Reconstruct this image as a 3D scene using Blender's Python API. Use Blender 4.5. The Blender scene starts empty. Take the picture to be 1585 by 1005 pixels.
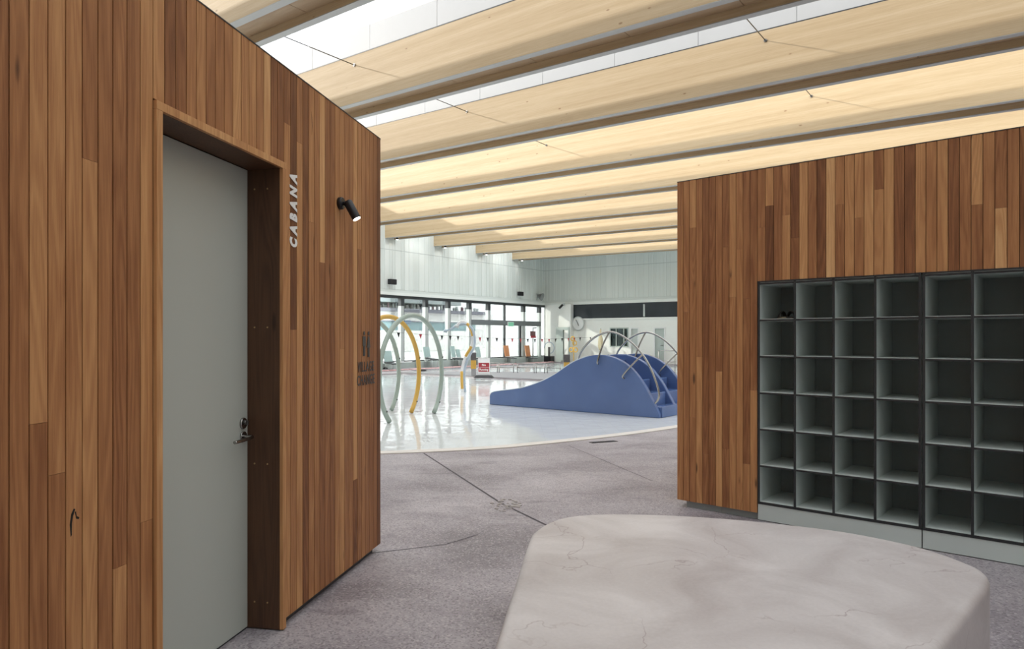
import bpy, bmesh, math, random
from mathutils import Vector, Matrix
from mathutils.geometry import tessellate_polygon

sc = bpy.context.scene
COL = sc.collection
random.seed(7)

# ------------------------------------------------------------------ camera
F = 1066.0 / 1585.0 * 36.0
EYE = 1.5
cam_d = bpy.data.cameras.new('camera')
cam_d.sensor_width = 36.0
cam_d.lens = F
cam_d.shift_y = (522.0 - 502.5) / 1585.0
cam_d.clip_end = 500
cam = bpy.data.objects.new('camera', cam_d)
cam.location = (0, 0, EYE)
cam.rotation_euler = (math.pi / 2, 0, 0)
COL.objects.link(cam)
sc.camera = cam

# ------------------------------------------------------------------ world, sun, exposure
W = bpy.data.worlds.new('world'); sc.world = W
W.use_nodes = True
bg = W.node_tree.nodes['Background']
bg.inputs['Color'].default_value = (0.965, 0.985, 1.0, 1)
bg.inputs['Strength'].default_value = 1.9

PHI = 0.63704
CP, SP = math.cos(PHI), math.sin(PHI)
U = Vector((-CP, SP, 0)); V = Vector((SP, CP, 0))     # hall axes: U towards the glazed wall, V towards the far wall
sun_d = bpy.data.lights.new('sun', 'SUN')
sun_d.energy = 2.4
sun_d.angle = math.radians(1.2)
sun_d.color = (1.0, 0.93, 0.82)
sun = bpy.data.objects.new('sun', sun_d)
COL.objects.link(sun)
sd = (-1.0 * U + 0.85 * V + Vector((0, 0, -0.42))).normalized()
sun.rotation_euler = sd.to_track_quat('-Z', 'Y').to_euler()
sun.location = (0, 0, 30)

vs = sc.view_settings
sc.display_settings.display_device = 'sRGB'
vs.view_transform = 'Standard'; vs.look = 'None'; vs.gamma = 1; vs.use_curve_mapping = False
vs.exposure = 1.15
cy = sc.cycles
cy.max_bounces = 10; cy.diffuse_bounces = 5; cy.glossy_bounces = 4; cy.transparent_max_bounces = 24
cy.sample_clamp_indirect = 6.0
cy.caustics_reflective = False; cy.caustics_refractive = False

# ------------------------------------------------------------------ frames
def frame(ox, oy, ax, ay, z=0):
    n = math.hypot(ax, ay); ax /= n; ay /= n
    return Matrix(((ax, -ay, 0, ox), (ay, ax, 0, oy), (0, 0, 1, z), (0, 0, 0, 1)))
HALL = frame(0, 0, CP, -SP)                   # x = -u, y = v
LEFT = frame(-0.928, 4.86, -0.1848, -0.9828)  # x = along wall to the camera, y = out of the wall
RIGHT = frame(1.466, 6.115, 0.7564, -0.6542)  # x = along wall to the right, y = into the wall
WORLD = Matrix.Identity(4)
def T(x, y, z=0): return Matrix.Translation((x, y, z))
def fl(px, py, z=0.0):
    """Point at height z seen at pixel (px, py)."""
    Y = (EYE - z) * 1066.0 / (py - 522.0)
    return Vector(((px - 792.5) / 1066.0 * Y, Y, z))
def uwall(px, u=24.13):
    q = (px - 792.5) / 1066.0
    return u * (q * U.y - U.x) / (V.x - q * V.y)      # v of the point of the glazed wall
def vwall(px, v=36.0):
    q = (px - 792.5) / 1066.0
    return v * (q * V.y - V.x) / (U.x - q * U.y)      # u of the point of the far wall
def zat(px, py, u=None, v=None):
    q = (px - 792.5) / 1066.0
    if u is not None: v = uwall(px, u)
    else: u = vwall(px, v)
    P = u * U + v * V
    return EYE + (522.0 - py) * P.y / 1066.0

# ------------------------------------------------------------------ mesh helpers
def box(bm, x0, x1, y0, y1, z0, z1, layer=None, val=0.0, mat=0):
    vs_ = [bm.verts.new(p) for p in ((x0, y0, z0), (x1, y0, z0), (x1, y1, z0), (x0, y1, z0), (x0, y0, z1), (x1, y0, z1), (x1, y1, z1), (x0, y1, z1))]
    fs = []
    for ix in ((0, 3, 2, 1), (4, 5, 6, 7), (0, 1, 5, 4), (1, 2, 6, 5), (2, 3, 7, 6), (3, 0, 4, 7)):
        f = bm.faces.new([vs_[i] for i in ix]); fs.append(f)
        f.material_index = mat
        if layer is not None: f[layer] = val
    return fs
def prism(bm, pts, a, b, axis='z', mat=0):
    """pts is a list of 2-D points; extruded from a to b along axis."""
    def mk(p, t):
        if axis == 'z': return (p[0], p[1], t)
        if axis == 'y': return (p[0], t, p[1])
        return (t, p[0], p[1])
    A = [bm.verts.new(mk(p, a)) for p in pts]; B = [bm.verts.new(mk(p, b)) for p in pts]
    n = len(pts)
    f1 = bm.faces.new(A); f2 = bm.faces.new(B[::-1])
    fs = [f1, f2] + [bm.faces.new((A[i], B[i], B[(i + 1) % n], A[(i + 1) % n])) for i in range(n)]
    for f in fs: f.material_index = mat
    return fs
def tube(bm, pts, r, seg=12, closed=False, caps=True):
    pts = [Vector(p) for p in pts]
    n = len(pts); rings = []
    prev = None
    for i, p in enumerate(pts):
        if closed: t = (pts[(i + 1) % n] - pts[i - 1])
        else: t = pts[min(i + 1, n - 1)] - pts[max(i - 1, 0)]
        t.normalize()
        if prev is None:
            a = Vector((0, 0, 1)) if abs(t.z) < 0.9 else Vector((1, 0, 0))
            nrm = t.cross(a).normalized()
        else:
            nrm = (prev - t * prev.dot(t)).normalized()
        prev = nrm
        b = t.cross(nrm)
        rr = r[i] if isinstance(r, (list, tuple)) else r
        rings.append([bm.verts.new(p + (nrm * math.cos(2 * math.pi * k / seg) + b * math.sin(2 * math.pi * k / seg)) * rr) for k in range(seg)])
    m = n if closed else n - 1
    for i in range(m):
        A, B = rings[i], rings[(i + 1) % n]
        for k in range(seg):
            f = bm.faces.new((A[k], A[(k + 1) % seg], B[(k + 1) % seg], B[k])); f.smooth = True
    if caps and not closed:
        bm.faces.new(rings[0][::-1]); bm.faces.new(rings[-1])
def cr(pts, n=8, closed=False):
    """Catmull-Rom through pts."""
    pts = [Vector(p) for p in pts]; N = len(pts); out = []
    for i in range(N if closed else N - 1):
        if closed: p0, p1, p2, p3 = pts[i - 1], pts[i], pts[(i + 1) % N], pts[(i + 2) % N]
        else: p0, p1, p2, p3 = pts[max(i - 1, 0)], pts[i], pts[i + 1], pts[min(i + 2, N - 1)]
        for k in range(n):
            t = k / n
            out.append(0.5 * ((2 * p1) + (p2 - p0) * t + (2 * p0 - 5 * p1 + 4 * p2 - p3) * t * t + (3 * p1 - p0 - 3 * p2 + p3) * t ** 3))
    if not closed: out.append(pts[-1])
    return out
def obj(name, bm, mat, parent=None, M=None, kind=None, bevel=0.0, smooth=False, seg=2):
    bmesh.ops.recalc_face_normals(bm, faces=bm.faces)
    me = bpy.data.meshes.new(name); bm.to_mesh(me); bm.free()
    for m in (mat if isinstance(mat, (list, tuple)) else [mat]): me.materials.append(m)
    if smooth:
        for p in me.polygons: p.use_smooth = True
    o = bpy.data.objects.new(name, me); COL.objects.link(o)
    if parent is not None: o.parent = parent
    if M is not None:
        if parent is None: o.matrix_world = M
        else: o.matrix_local = M
    if bevel > 0:
        b = o.modifiers.new('bevel', 'BEVEL'); b.width = bevel; b.segments = seg; b.limit_method = 'ANGLE'; b.angle_limit = math.radians(40)
    if kind: o['kind'] = kind
    return o
def tag(o, label=None, cat=None, group=None, kind=None):
    if label: o['label'] = label
    if cat: o['category'] = cat
    if group: o['group'] = group
    if kind: o['kind'] = kind
    return o
def thing(name, label, cat, M, group=None, kind=None):
    o = bpy.data.objects.new(name, None); COL.objects.link(o)
    o.empty_display_size = 0.1
    o.matrix_world = M
    return tag(o, label, cat, group, kind)
def copy_tree(o, parent=None):
    c = o.copy(); COL.objects.link(c)
    if parent is not None: c.parent = parent
    for ch in list(o.children): copy_tree(ch, c)
    return c
def NB(): return bmesh.new()
def mkbox(name, mat, parent, *b, M=None, kind=None, bevel=0.0):
    bm = NB(); box(bm, *b)
    return obj(name, bm, mat, parent, M, kind, bevel)

# ------------------------------------------------------------------ materials
def newmat(name):
    m = bpy.data.materials.new(name); m.use_nodes = True
    nt = m.node_tree
    return m, nt, nt.nodes['Principled BSDF']
def plain(name, col, rough=0.5, metal=0.0, spec=0.5, noise=0.0, nscale=6.0, bump=0.0, emis=None):
    m, nt, p = newmat(name)
    p.inputs['Base Color'].default_value = (*col, 1); p.inputs['Roughness'].default_value = rough
    p.inputs['Metallic'].default_value = metal; p.inputs['Specular IOR Level'].default_value = spec
    tc = nt.nodes.new('ShaderNodeTexCoord'); ns = nt.nodes.new('ShaderNodeTexNoise'); ns.inputs['Scale'].default_value = nscale
    ns.inputs['Detail'].default_value = 5
    nt.links.new(tc.outputs['Object'], ns.inputs['Vector'])
    k = noise if noise else 0.03
    mx = nt.nodes.new('ShaderNodeMix'); mx.data_type = 'RGBA'
    mx.inputs['A'].default_value = (*[c * (1 - k) for c in col], 1); mx.inputs['B'].default_value = (*[min(1, c * (1 + k)) for c in col], 1)
    nt.links.new(ns.outputs['Fac'], mx.inputs['Factor']); nt.links.new(mx.outputs['Result'], p.inputs['Base Color'])
    if bump:
        b = nt.nodes.new('ShaderNodeBump'); b.inputs['Strength'].default_value = bump; b.inputs['Distance'].default_value = 0.01
        nt.links.new(ns.outputs['Fac'], b.inputs['Height']); nt.links.new(b.outputs['Normal'], p.inputs['Normal'])
    if emis: p.inputs['Emission Color'].default_value = (*emis[0], 1); p.inputs['Emission Strength'].default_value = emis[1]
    return m
def ramp(nt, src, stops):
    r = nt.nodes.new('ShaderNodeValToRGB')
    while len(r.color_ramp.elements) < len(stops): r.color_ramp.elements.new(0.5)
    for e, (p, c) in zip(r.color_ramp.elements, stops): e.position = p; e.color = (*c, 1) if len(c) == 3 else c
    nt.links.new(src, r.inputs['Fac']); return r
def math_(nt, op, a, b=None, c=None):
    n = nt.nodes.new('ShaderNodeMath'); n.operation = op
    for i, v in enumerate((a, b, c)):
        if v is None: continue
        if isinstance(v, (int, float)): n.inputs[i].default_value = v
        else: nt.links.new(v, n.inputs[i])
    return n.outputs[0]
def mixc(nt, fac, a, b, mode='MIX'):
    mx = nt.nodes.new('ShaderNodeMix'); mx.data_type = 'RGBA'; mx.blend_type = mode
    for k, v in (('Factor', fac), ('A', a), ('B', b)):
        if isinstance(v, (int, float)): mx.inputs[k].default_value = v
        elif isinstance(v, tuple): mx.inputs[k].default_value = (*v, 1) if len(v) == 3 else v
        else: nt.links.new(v, mx.inputs[k])
    return mx.outputs['Result']
def noise(nt, vec, scale, detail=4, dist=0.0, rough=0.55):
    n = nt.nodes.new('ShaderNodeTexNoise'); n.inputs['Scale'].default_value = scale; n.inputs['Detail'].default_value = detail
    n.inputs['Distortion'].default_value = dist; n.inputs['Roughness'].default_value = rough
    nt.links.new(vec, n.inputs['Vector']); return n.outputs['Fac']
def mapping(nt, vec, scale=(1, 1, 1), loc=(0, 0, 0)):
    m = nt.nodes.new('ShaderNodeMapping'); m.inputs['Scale'].default_value = scale; m.inputs['Location'].default_value = loc
    nt.links.new(vec, m.inputs['Vector']); return m.outputs['Vector']

def wood_boards(name, tones, rough=0.55):
    """Vertical hardwood boards: every board carries its own 'rnd' value."""
    m, nt, p = newmat(name)
    tc = nt.nodes.new('ShaderNodeTexCoord'); at = nt.nodes.new('ShaderNodeAttribute'); at.attribute_name = 'rnd'
    cb = nt.nodes.new('ShaderNodeCombineXYZ')
    nt.links.new(math_(nt, 'MULTIPLY', at.outputs['Fac'], 37.0), cb.inputs['X'])
    nt.links.new(math_(nt, 'MULTIPLY', at.outputs['Fac'], 91.0), cb.inputs['Z'])
    ad = nt.nodes.new('ShaderNodeVectorMath'); ad.operation = 'ADD'
    nt.links.new(tc.outputs['Object'], ad.inputs[0]); nt.links.new(cb.outputs['Vector'], ad.inputs[1])
    vec = ad.outputs['Vector']
    broad = noise(nt, mapping(nt, vec, (9, 9, 0.8)), 1.0, 2, 1.0)
    fine = noise(nt, mapping(nt, vec, (190, 190, 5.0)), 1.0, 4, 0.3, 0.7)
    cont = noise(nt, mapping(nt, vec, (7, 7, 0.5)), 1.0, 2, 0.4)
    rings = math_(nt, 'SINE', math_(nt, 'MULTIPLY', cont, 75.0))
    t = math_(nt, 'MULTIPLY_ADD', at.outputs['Fac'], 0.66, -0.05)
    t = math_(nt, 'MULTIPLY_ADD', broad, 0.42, t)
    t = math_(nt, 'MULTIPLY_ADD', math_(nt, 'SUBTRACT', fine, 0.5), 0.46, t)
    t = math_(nt, 'MULTIPLY_ADD', rings, 0.06, t)
    r = ramp(nt, t, tones)
    # dark knots and gum veins
    vo = nt.nodes.new('ShaderNodeTexVoronoi'); vo.inputs['Scale'].default_value = 1.0; vo.inputs['Randomness'].default_value = 1.0
    nt.links.new(mapping(nt, vec, (7.5, 7.5, 1.6)), vo.inputs['Vector'])
    kn = ramp(nt, vo.outputs['Distance'], [(0.0, (1, 1, 1)), (0.05, (0.9, 0.9, 0.9)), (0.10, (0, 0, 0))])
    sel = ramp(nt, noise(nt, vec, 2.3, 1), [(0.49, (0, 0, 0)), (0.54, (1, 1, 1))])
    kf = math_(nt, 'MULTIPLY', kn.outputs['Color'], sel.outputs['Color'])
    c = mixc(nt, math_(nt, 'MULTIPLY', kf, 0.85), r.outputs['Color'], (0.035, 0.017, 0.01))
    nt.links.new(c, p.inputs['Base Color'])
    p.inputs['Roughness'].default_value = rough; p.inputs['Specular IOR Level'].default_value = 0.35
    b = nt.nodes.new('ShaderNodeBump'); b.inputs['Strength'].default_value = 0.25; b.inputs['Distance'].default_value = 0.002
    nt.links.new(fine, b.inputs['Height']); nt.links.new(b.outputs['Normal'], p.inputs['Normal'])
    return m
M_wood = wood_boards('hardwood cladding', [(0.05, (0.125, 0.045, 0.017)), (0.28, (0.26, 0.103, 0.040)), (0.52, (0.42, 0.190, 0.076)), (0.74, (0.58, 0.300, 0.125)), (1.0, (0.76, 0.47, 0.225))])

def glulam(name, base, dark, light):
    m, nt, p = newmat(name)
    tc = nt.nodes.new('ShaderNodeTexCoord'); oi = nt.nodes.new('ShaderNodeObjectInfo')
    cb = nt.nodes.new('ShaderNodeCombineXYZ'); nt.links.new(math_(nt, 'MULTIPLY', oi.outputs['Random'], 60.0), cb.inputs['X'])
    ad = nt.nodes.new('ShaderNodeVectorMath'); ad.operation = 'ADD'
    nt.links.new(tc.outputs['Object'], ad.inputs[0]); nt.links.new(cb.outputs['Vector'], ad.inputs[1]); vec = ad.outputs['Vector']
    n1 = noise(nt, mapping(nt, vec, (0.14, 3, 7)), 1.0, 4, 0.5)
    n2 = noise(nt, mapping(nt, vec, (2.0, 20, 60)), 1.0, 4, 0.4, 0.7)
    t = math_(nt, 'MULTIPLY_ADD', n2, 0.4, math_(nt, 'MULTIPLY', n1, 0.6))
    r = ramp(nt, t, [(0.3, dark), (0.5, base), (0.7, light)])
    # lamination lines every 42 mm
    sx = nt.nodes.new('ShaderNodeSeparateXYZ'); nt.links.new(tc.outputs['Object'], sx.inputs[0])
    fr = math_(nt, 'FRACT', math_(nt, 'DIVIDE', sx.outputs['Z'], 0.16))
    ln = math_(nt, 'LESS_THAN', fr, 0.03)
    c = mixc(nt, math_(nt, 'MULTIPLY', ln, 0.18), r.outputs['Color'], dark)
    # small knots
    vo = nt.nodes.new('ShaderNodeTexVoronoi'); vo.inputs['Scale'].default_value = 1.0
    nt.links.new(mapping(nt, vec, (1.9, 1.0, 4.2)), vo.inputs['Vector'])
    kn = ramp(nt, vo.outputs['Distance'], [(0.0, (1, 1, 1)), (0.045, (1, 1, 1)), (0.075, (0, 0, 0))])
    sel = ramp(nt, noise(nt, vec, 0.9, 1), [(0.42, (0, 0, 0)), (0.47, (1, 1, 1))])
    kf = math_(nt, 'MULTIPLY', kn.outputs['Color'], sel.outputs['Color'])
    c = mixc(nt, math_(nt, 'MULTIPLY', kf, 0.65), c, (0.22, 0.11, 0.05))
    nt.links.new(c, p.inputs['Base Color']); p.inputs['Roughness'].default_value = 0.5; p.inputs['Specular IOR Level'].default_value = 0.3
    return m
M_glulam = glulam('pine glulam', (0.52, 0.395, 0.245), (0.43, 0.31, 0.18), (0.61, 0.49, 0.33))
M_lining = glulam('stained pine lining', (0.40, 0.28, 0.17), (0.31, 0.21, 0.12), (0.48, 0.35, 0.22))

def concrete_bench():
    m, nt, p = newmat('polished pink-grey concrete')
    tc = nt.nodes.new('ShaderNodeTexCoord'); vec = tc.outputs['Object']
    cl = noise(nt, vec, 1.9, 6, 0.8)
    fi = noise(nt, vec, 60, 3)
    t = math_(nt, 'MULTIPLY_ADD', fi, 0.15, math_(nt, 'MULTIPLY', cl, 0.85))
    r = ramp(nt, t, [(0.32, (0.385, 0.345, 0.335)), (0.5, (0.485, 0.45, 0.44)), (0.66, (0.58, 0.545, 0.535))])
    # wandering hairline cracks
    nz = nt.nodes.new('ShaderNodeTexNoise'); nz.inputs['Scale'].default_value = 2.6; nz.inputs['Detail'].default_value = 5
    nt.links.new(vec, nz.inputs['Vector'])
    sb = nt.nodes.new('ShaderNodeVectorMath'); sb.operation = 'MULTIPLY_ADD'
    nt.links.new(nz.outputs['Color'], sb.inputs[0]); sb.inputs[1].default_value = (0.5, 0.5, 0.5); nt.links.new(vec, sb.inputs[2])
    vo = nt.nodes.new('ShaderNodeTexVoronoi'); vo.feature = 'DISTANCE_TO_EDGE'; vo.inputs['Scale'].default_value = 2.6
    nt.links.new(sb.outputs['Vector'], vo.inputs['Vector'])
    cr_ = ramp(nt, vo.outputs['Distance'], [(0.0, (1, 1, 1)), (0.004, (0.7, 0.7, 0.7)), (0.012, (0, 0, 0))])
    sel = ramp(nt, noise(nt, mapping(nt, vec, (1, 1, 1), (3.1, 0.4, 0)), 1.7, 2), [(0.50, (0, 0, 0)), (0.60, (1, 1, 1))])
    c = mixc(nt, math_(nt, 'MULTIPLY', math_(nt, 'MULTIPLY', cr_.outputs['Color'], sel.outputs['Color']), 0.7), r.outputs['Color'], (0.25, 0.19, 0.185))
    nt.links.new(c, p.inputs['Base Color']); p.inputs['Roughness'].default_value = 0.42; p.inputs['Specular IOR Level'].default_value = 0.4
    return m
M_bench = concrete_bench()

def floor_mat():
    m, nt, p = newmat('exposed aggregate floor')
    tc = nt.nodes.new('ShaderNodeTexCoord'); vec = tc.outputs['Object']
    big = noise(nt, mapping(nt, vec, (1.0, 1.5, 1)), 0.75, 6, 0.5, 0.6)
    r = ramp(nt, big, [(0.33, (0.20, 0.178, 0.192)), (0.5, (0.315, 0.286, 0.305)), (0.68, (0.43, 0.398, 0.415))])
    vo = nt.nodes.new('ShaderNodeTexVoronoi'); vo.inputs['Scale'].default_value = 95; nt.links.new(vec, vo.inputs['Vector'])
    sp = nt.nodes.new('ShaderNodeSeparateColor'); nt.links.new(vo.outputs['Color'], sp.inputs[0])
    li = ramp(nt, sp.outputs[0], [(0.70, (0, 0, 0)), (0.95, (1, 1, 1))])
    dk = ramp(nt, sp.outputs[1], [(0.62, (0, 0, 0)), (0.9, (1, 1, 1))])
    c = mixc(nt, math_(nt, 'MULTIPLY', li.outputs['Color'], 0.42), r.outputs['Color'], (0.60, 0.55, 0.55))
    c = mixc(nt, math_(nt, 'MULTIPLY', dk.outputs['Color'], 0.45), c, (0.075, 0.06, 0.07))
    # dark damp patches and scuffs
    st = ramp(nt, noise(nt, mapping(nt, vec, (0.9, 2.6, 1), (7.3, 2.2, 0)), 1.6, 5, 0.4, 0.62), [(0.60, (0, 0, 0)), (0.70, (1, 1, 1))])
    c = mixc(nt, math_(nt, 'MULTIPLY', st.outputs['Color'], 0.45), c, (0.11, 0.095, 0.11))
    nt.links.new(c, p.inputs['Base Color'])
    p.inputs['Roughness'].default_value = 0.5; p.inputs['Specular IOR Level'].default_value = 0.4
    b = nt.nodes.new('ShaderNodeBump'); b.inputs['Strength'].default_value = 0.35; b.inputs['Distance'].default_value = 0.002
    nt.links.new(sp.outputs[2], b.inputs['Height']); nt.links.new(b.outputs['Normal'], p.inputs['Normal'])
    return m
M_floor = floor_mat()

def water_mat(name, col, scale, strength, tiles=True):
    m, nt, p = newmat(name)
    tc = nt.nodes.new('ShaderNodeTexCoord'); vec = tc.outputs['Object']
    n = noise(nt, mapping(nt, vec, (scale, scale * 1.0, 1)), 1.0, 3, 0.3)
    b = nt.nodes.new('ShaderNodeBump'); b.inputs['Strength'].default_value = strength; b.inputs['Distance'].default_value = 0.05
    nt.links.new(n, b.inputs['Height']); nt.links.new(b.outputs['Normal'], p.inputs['Normal'])
    c = col
    if tiles:
        br = nt.nodes.new('ShaderNodeTexBrick'); br.offset = 0.0; br.inputs['Scale'].default_value = 1.0
        br.inputs['Brick Width'].default_value = 0.25; br.inputs['Row Height'].default_value = 0.25; br.inputs['Mortar Size'].default_value = 0.006
        br.inputs['Color1'].default_value = (*col, 1); br.inputs['Color2'].default_value = (*[v * 0.97 for v in col], 1)
        br.inputs['Mortar'].default_value = (*[v * 0.93 for v in col], 1)
        nt.links.new(vec, br.inputs['Vector']); nt.links.new(br.outputs['Color'], p.inputs['Base Color'])
    else: p.inputs['Base Color'].default_value = (*c, 1)
    p.inputs['Roughness'].default_value = 0.02; p.inputs['IOR'].default_value = 1.36
    return m
M_water = water_mat('shallow clear water over white tiles', (0.72, 0.735, 0.74), 2.4, 0.12)
M_lap = water_mat('pale blue pool water', (0.74, 0.83, 0.84), 3.0, 0.2, False)

def glass_mat(name, tint, refl):
    m = bpy.data.materials.new(name); m.use_nodes = True; nt = m.node_tree
    for n in list(nt.nodes): nt.nodes.remove(n)
    out = nt.nodes.new('ShaderNodeOutputMaterial'); tr = nt.nodes.new('ShaderNodeBsdfTransparent'); gl = nt.nodes.new('ShaderNodeBsdfGlossy')
    tr.inputs['Color'].default_value = (*tint, 1); gl.inputs['Roughness'].default_value = 0.0
    fr = nt.nodes.new('ShaderNodeFresnel'); fr.inputs['IOR'].default_value = 1.45
    mx = nt.nodes.new('ShaderNodeMixShader')
    nt.links.new(math_(nt, 'MULTIPLY', fr.outputs[0], refl), mx.inputs[0]); nt.links.new(tr.outputs[0], mx.inputs[1]); nt.links.new(gl.outputs[0], mx.inputs[2])
    nt.links.new(mx.outputs[0], out.inputs['Surface']); return m
M_glass = glass_mat('clear glass', (0.93, 0.96, 0.95), 0.8)
M_skyglass = glass_mat('tinted skylight glass', (0.74, 0.745, 0.75), 0.3)
M_skyclear = glass_mat('clear skylight glass', (0.92, 0.93, 0.93), 0.3)
M_fillglass = glass_mat('added fill window glass', (0.34, 0.34, 0.335), 0.5)  # for the added side glazing; tint sets how much fill light enters

def cladding_mat():
    m, nt, p = newmat('pale translucent wall panels')
    tc = nt.nodes.new('ShaderNodeTexCoord'); at = nt.nodes.new('ShaderNodeAttribute'); at.attribute_name = 'rnd'
    n = noise(nt, tc.outputs['Object'], 0.5, 2)
    t = math_(nt, 'MULTIPLY_ADD', n, 0.3, math_(nt, 'MULTIPLY', at.outputs['Fac'], 0.7))
    r = ramp(nt, t, [(0.0, (0.60, 0.64, 0.62)), (0.6, (0.67, 0.71, 0.69)), (1.0, (0.76, 0.79, 0.77))])
    nt.links.new(r.outputs['Color'], p.inputs['Base Color']); p.inputs['Roughness'].default_value = 0.28
    return m
M_clad = cladding_mat()

M_dark = plain('shadow gap board', (0.012, 0.010, 0.009), 0.9)
M_plinth = plain('charcoal plinth', (0.055, 0.058, 0.065), 0.6, noise=0.15)
M_sign_w = plain('white vinyl lettering', (0.85, 0.85, 0.84), 0.5)
M_sign_d = plain('dark bronze lettering', (0.055, 0.045, 0.038), 0.35, noise=0.1)
M_door = plain('sage grey door paint', (0.49, 0.52, 0.47), 0.38, noise=0.02, nscale=2)
M_jamb = wood_boards('dark brown jamb timber', [(0.1, (0.06, 0.028, 0.016)), (0.5, (0.12, 0.058, 0.030)), (1.0, (0.20, 0.105, 0.055))], 0.45)  # board shader in darker brown tones than the cladding
M_steel = plain('brushed stainless steel', (0.36, 0.355, 0.34), 0.25, 1.0, noise=0.05, nscale=60)
M_dsteel = plain('dull dark steel', (0.16, 0.155, 0.15), 0.35, 0.9)
M_brass = plain('brass screw', (0.45, 0.30, 0.14), 0.35, 0.9)
M_black = plain('matt black metal', (0.013, 0.013, 0.016), 0.4, spec=0.4)
M_lamp = plain('lamp lens', (0.9, 0.9, 0.88), 0.3, emis=((1.0, 0.96, 0.9), 6.0))
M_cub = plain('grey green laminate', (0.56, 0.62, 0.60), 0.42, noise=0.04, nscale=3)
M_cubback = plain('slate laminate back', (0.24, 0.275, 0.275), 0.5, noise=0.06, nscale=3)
M_edge = plain('black edge strip', (0.022, 0.024, 0.026), 0.45)
M_cop = plain('cream stone coping', (0.66, 0.62, 0.57), 0.5, noise=0.06, nscale=8)
M_joint = plain('dark joint sealant', (0.07, 0.06, 0.068), 0.8, noise=0.3, nscale=14)
M_white = plain('white painted wall', (0.82, 0.83, 0.81), 0.5, noise=0.02)
M_ceil = plain('pale grey upstand panel', (0.50, 0.51, 0.52), 0.45, noise=0.02)
M_strip = plain('zinc edge strip', (0.42, 0.42, 0.41), 0.45, 0.3)
M_alu = plain('silver aluminium', (0.55, 0.58, 0.58), 0.35, 0.4)
M_frame = plain('charcoal aluminium', (0.045, 0.05, 0.055), 0.4, 0.3)
M_blue = plain('blue fibreglass', (0.095, 0.155, 0.33), 0.13, noise=0.12, nscale=2.2)
M_blue2 = plain('worn pale blue edge', (0.12, 0.21, 0.42), 0.25, noise=0.25, nscale=12)
M_sage = plain('sage green tube', (0.36, 0.44, 0.39), 0.35, noise=0.04)
M_yel = plain('yellow tube', (0.68, 0.42, 0.09), 0.35, noise=0.05)
M_paleblue = plain('pale blue tube', (0.42, 0.50, 0.58), 0.3, noise=0.05)
M_whitep = plain('white plastic', (0.78, 0.79, 0.80), 0.35)
M_red = plain('red sign board', (0.36, 0.035, 0.05), 0.45)
M_rope = plain('red and white lane floats', (0.70, 0.42, 0.42), 0.5, noise=0.4, nscale=5)
M_teal = plain('teal fabric', (0.36, 0.48, 0.47), 0.6, noise=0.12, nscale=5)
M_orange = plain('orange fabric', (0.60, 0.26, 0.12), 0.6, noise=0.15, nscale=5)
M_grey = plain('light grey concrete', (0.25, 0.25, 0.262), 0.6, noise=0.08)
M_bench2 = plain('grey green tile ledge', (0.44, 0.50, 0.48), 0.4, noise=0.06)
M_band = plain('dark tinted glazing', (0.022, 0.028, 0.034), 0.15, noise=0.3, nscale=2)
M_ltgrey = plain('light grey paint', (0.50, 0.54, 0.53), 0.5)
M_outw = plain('white exterior render', (0.90, 0.89, 0.87), 0.7)
M_outred = plain('dusky red roofing', (0.17, 0.085, 0.105), 0.7, noise=0.2)
M_outgrey = plain('pale lilac concrete', (0.22, 0.22, 0.26), 0.7, noise=0.1)
M_outteal = plain('pale aqua panel', (0.21, 0.34, 0.37), 0.5, noise=0.12)
M_brown = plain('dark brown rubber', (0.028, 0.020, 0.018), 0.5, noise=0.3)
M_tan = plain('tan sole', (0.24, 0.20, 0.13), 0.6)
M_ylab = plain('amber poster', (0.55, 0.33, 0.06), 0.5, noise=0.3, nscale=20)

# ================================================================== THE HALL
XW = -24.13        # glazed wall
YF = 36.0          # far wall
XR, YB = 8.6, -7.0
def roof_z(x, y): return 6.028 - 0.01425 * x - 0.00972 * y    # bottom of the beams

# splash pool outline and lap pool outline (world, metres)
pool_near = [(-8.0, 9.0), (-5.0, 8.75), (-3.0, 8.82), (-1.706, 9.0), (-0.5, 9.33), (0.25, 9.72), (1.55, 10.60), (2.75, 11.62), (4.4, 13.2), (5.6, 15.6)]
pool_far = [(5.9, 18.5), (4.6, 21.4), (1.5, 23.7), (-0.3, 25.0), (-2.4, 27.0), (-4.6, 28.6), (-7.0, 26.6), (-10.0, 22.0), (-10.5, 13.0)]
near_s = cr([(*p, 0) for p in pool_near], 6)
pool = [p.to_2d() for p in near_s] + [Vector(p) for p in pool_far]
def hall2w(x, y): return (HALL @ Vector((x, y, 0))).to_2d()
lap = [Vector((-4.2, 30.0)), Vector((-1.0, 29.7)), Vector((4.0, 29.5)), Vector((9.5, 28.6)), Vector((14.5, 24.0)), hall2w(-1.0, 34.8), hall2w(-22.6, 34.8), hall2w(-22.6, 22.6)]
outer = [hall2w(XW - 0.3, YB - .3), hall2w(XR + .3, YB - .3), hall2w(XR + .3, YF + .3), hall2w(XW - 0.3, YF + .3)]
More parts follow.
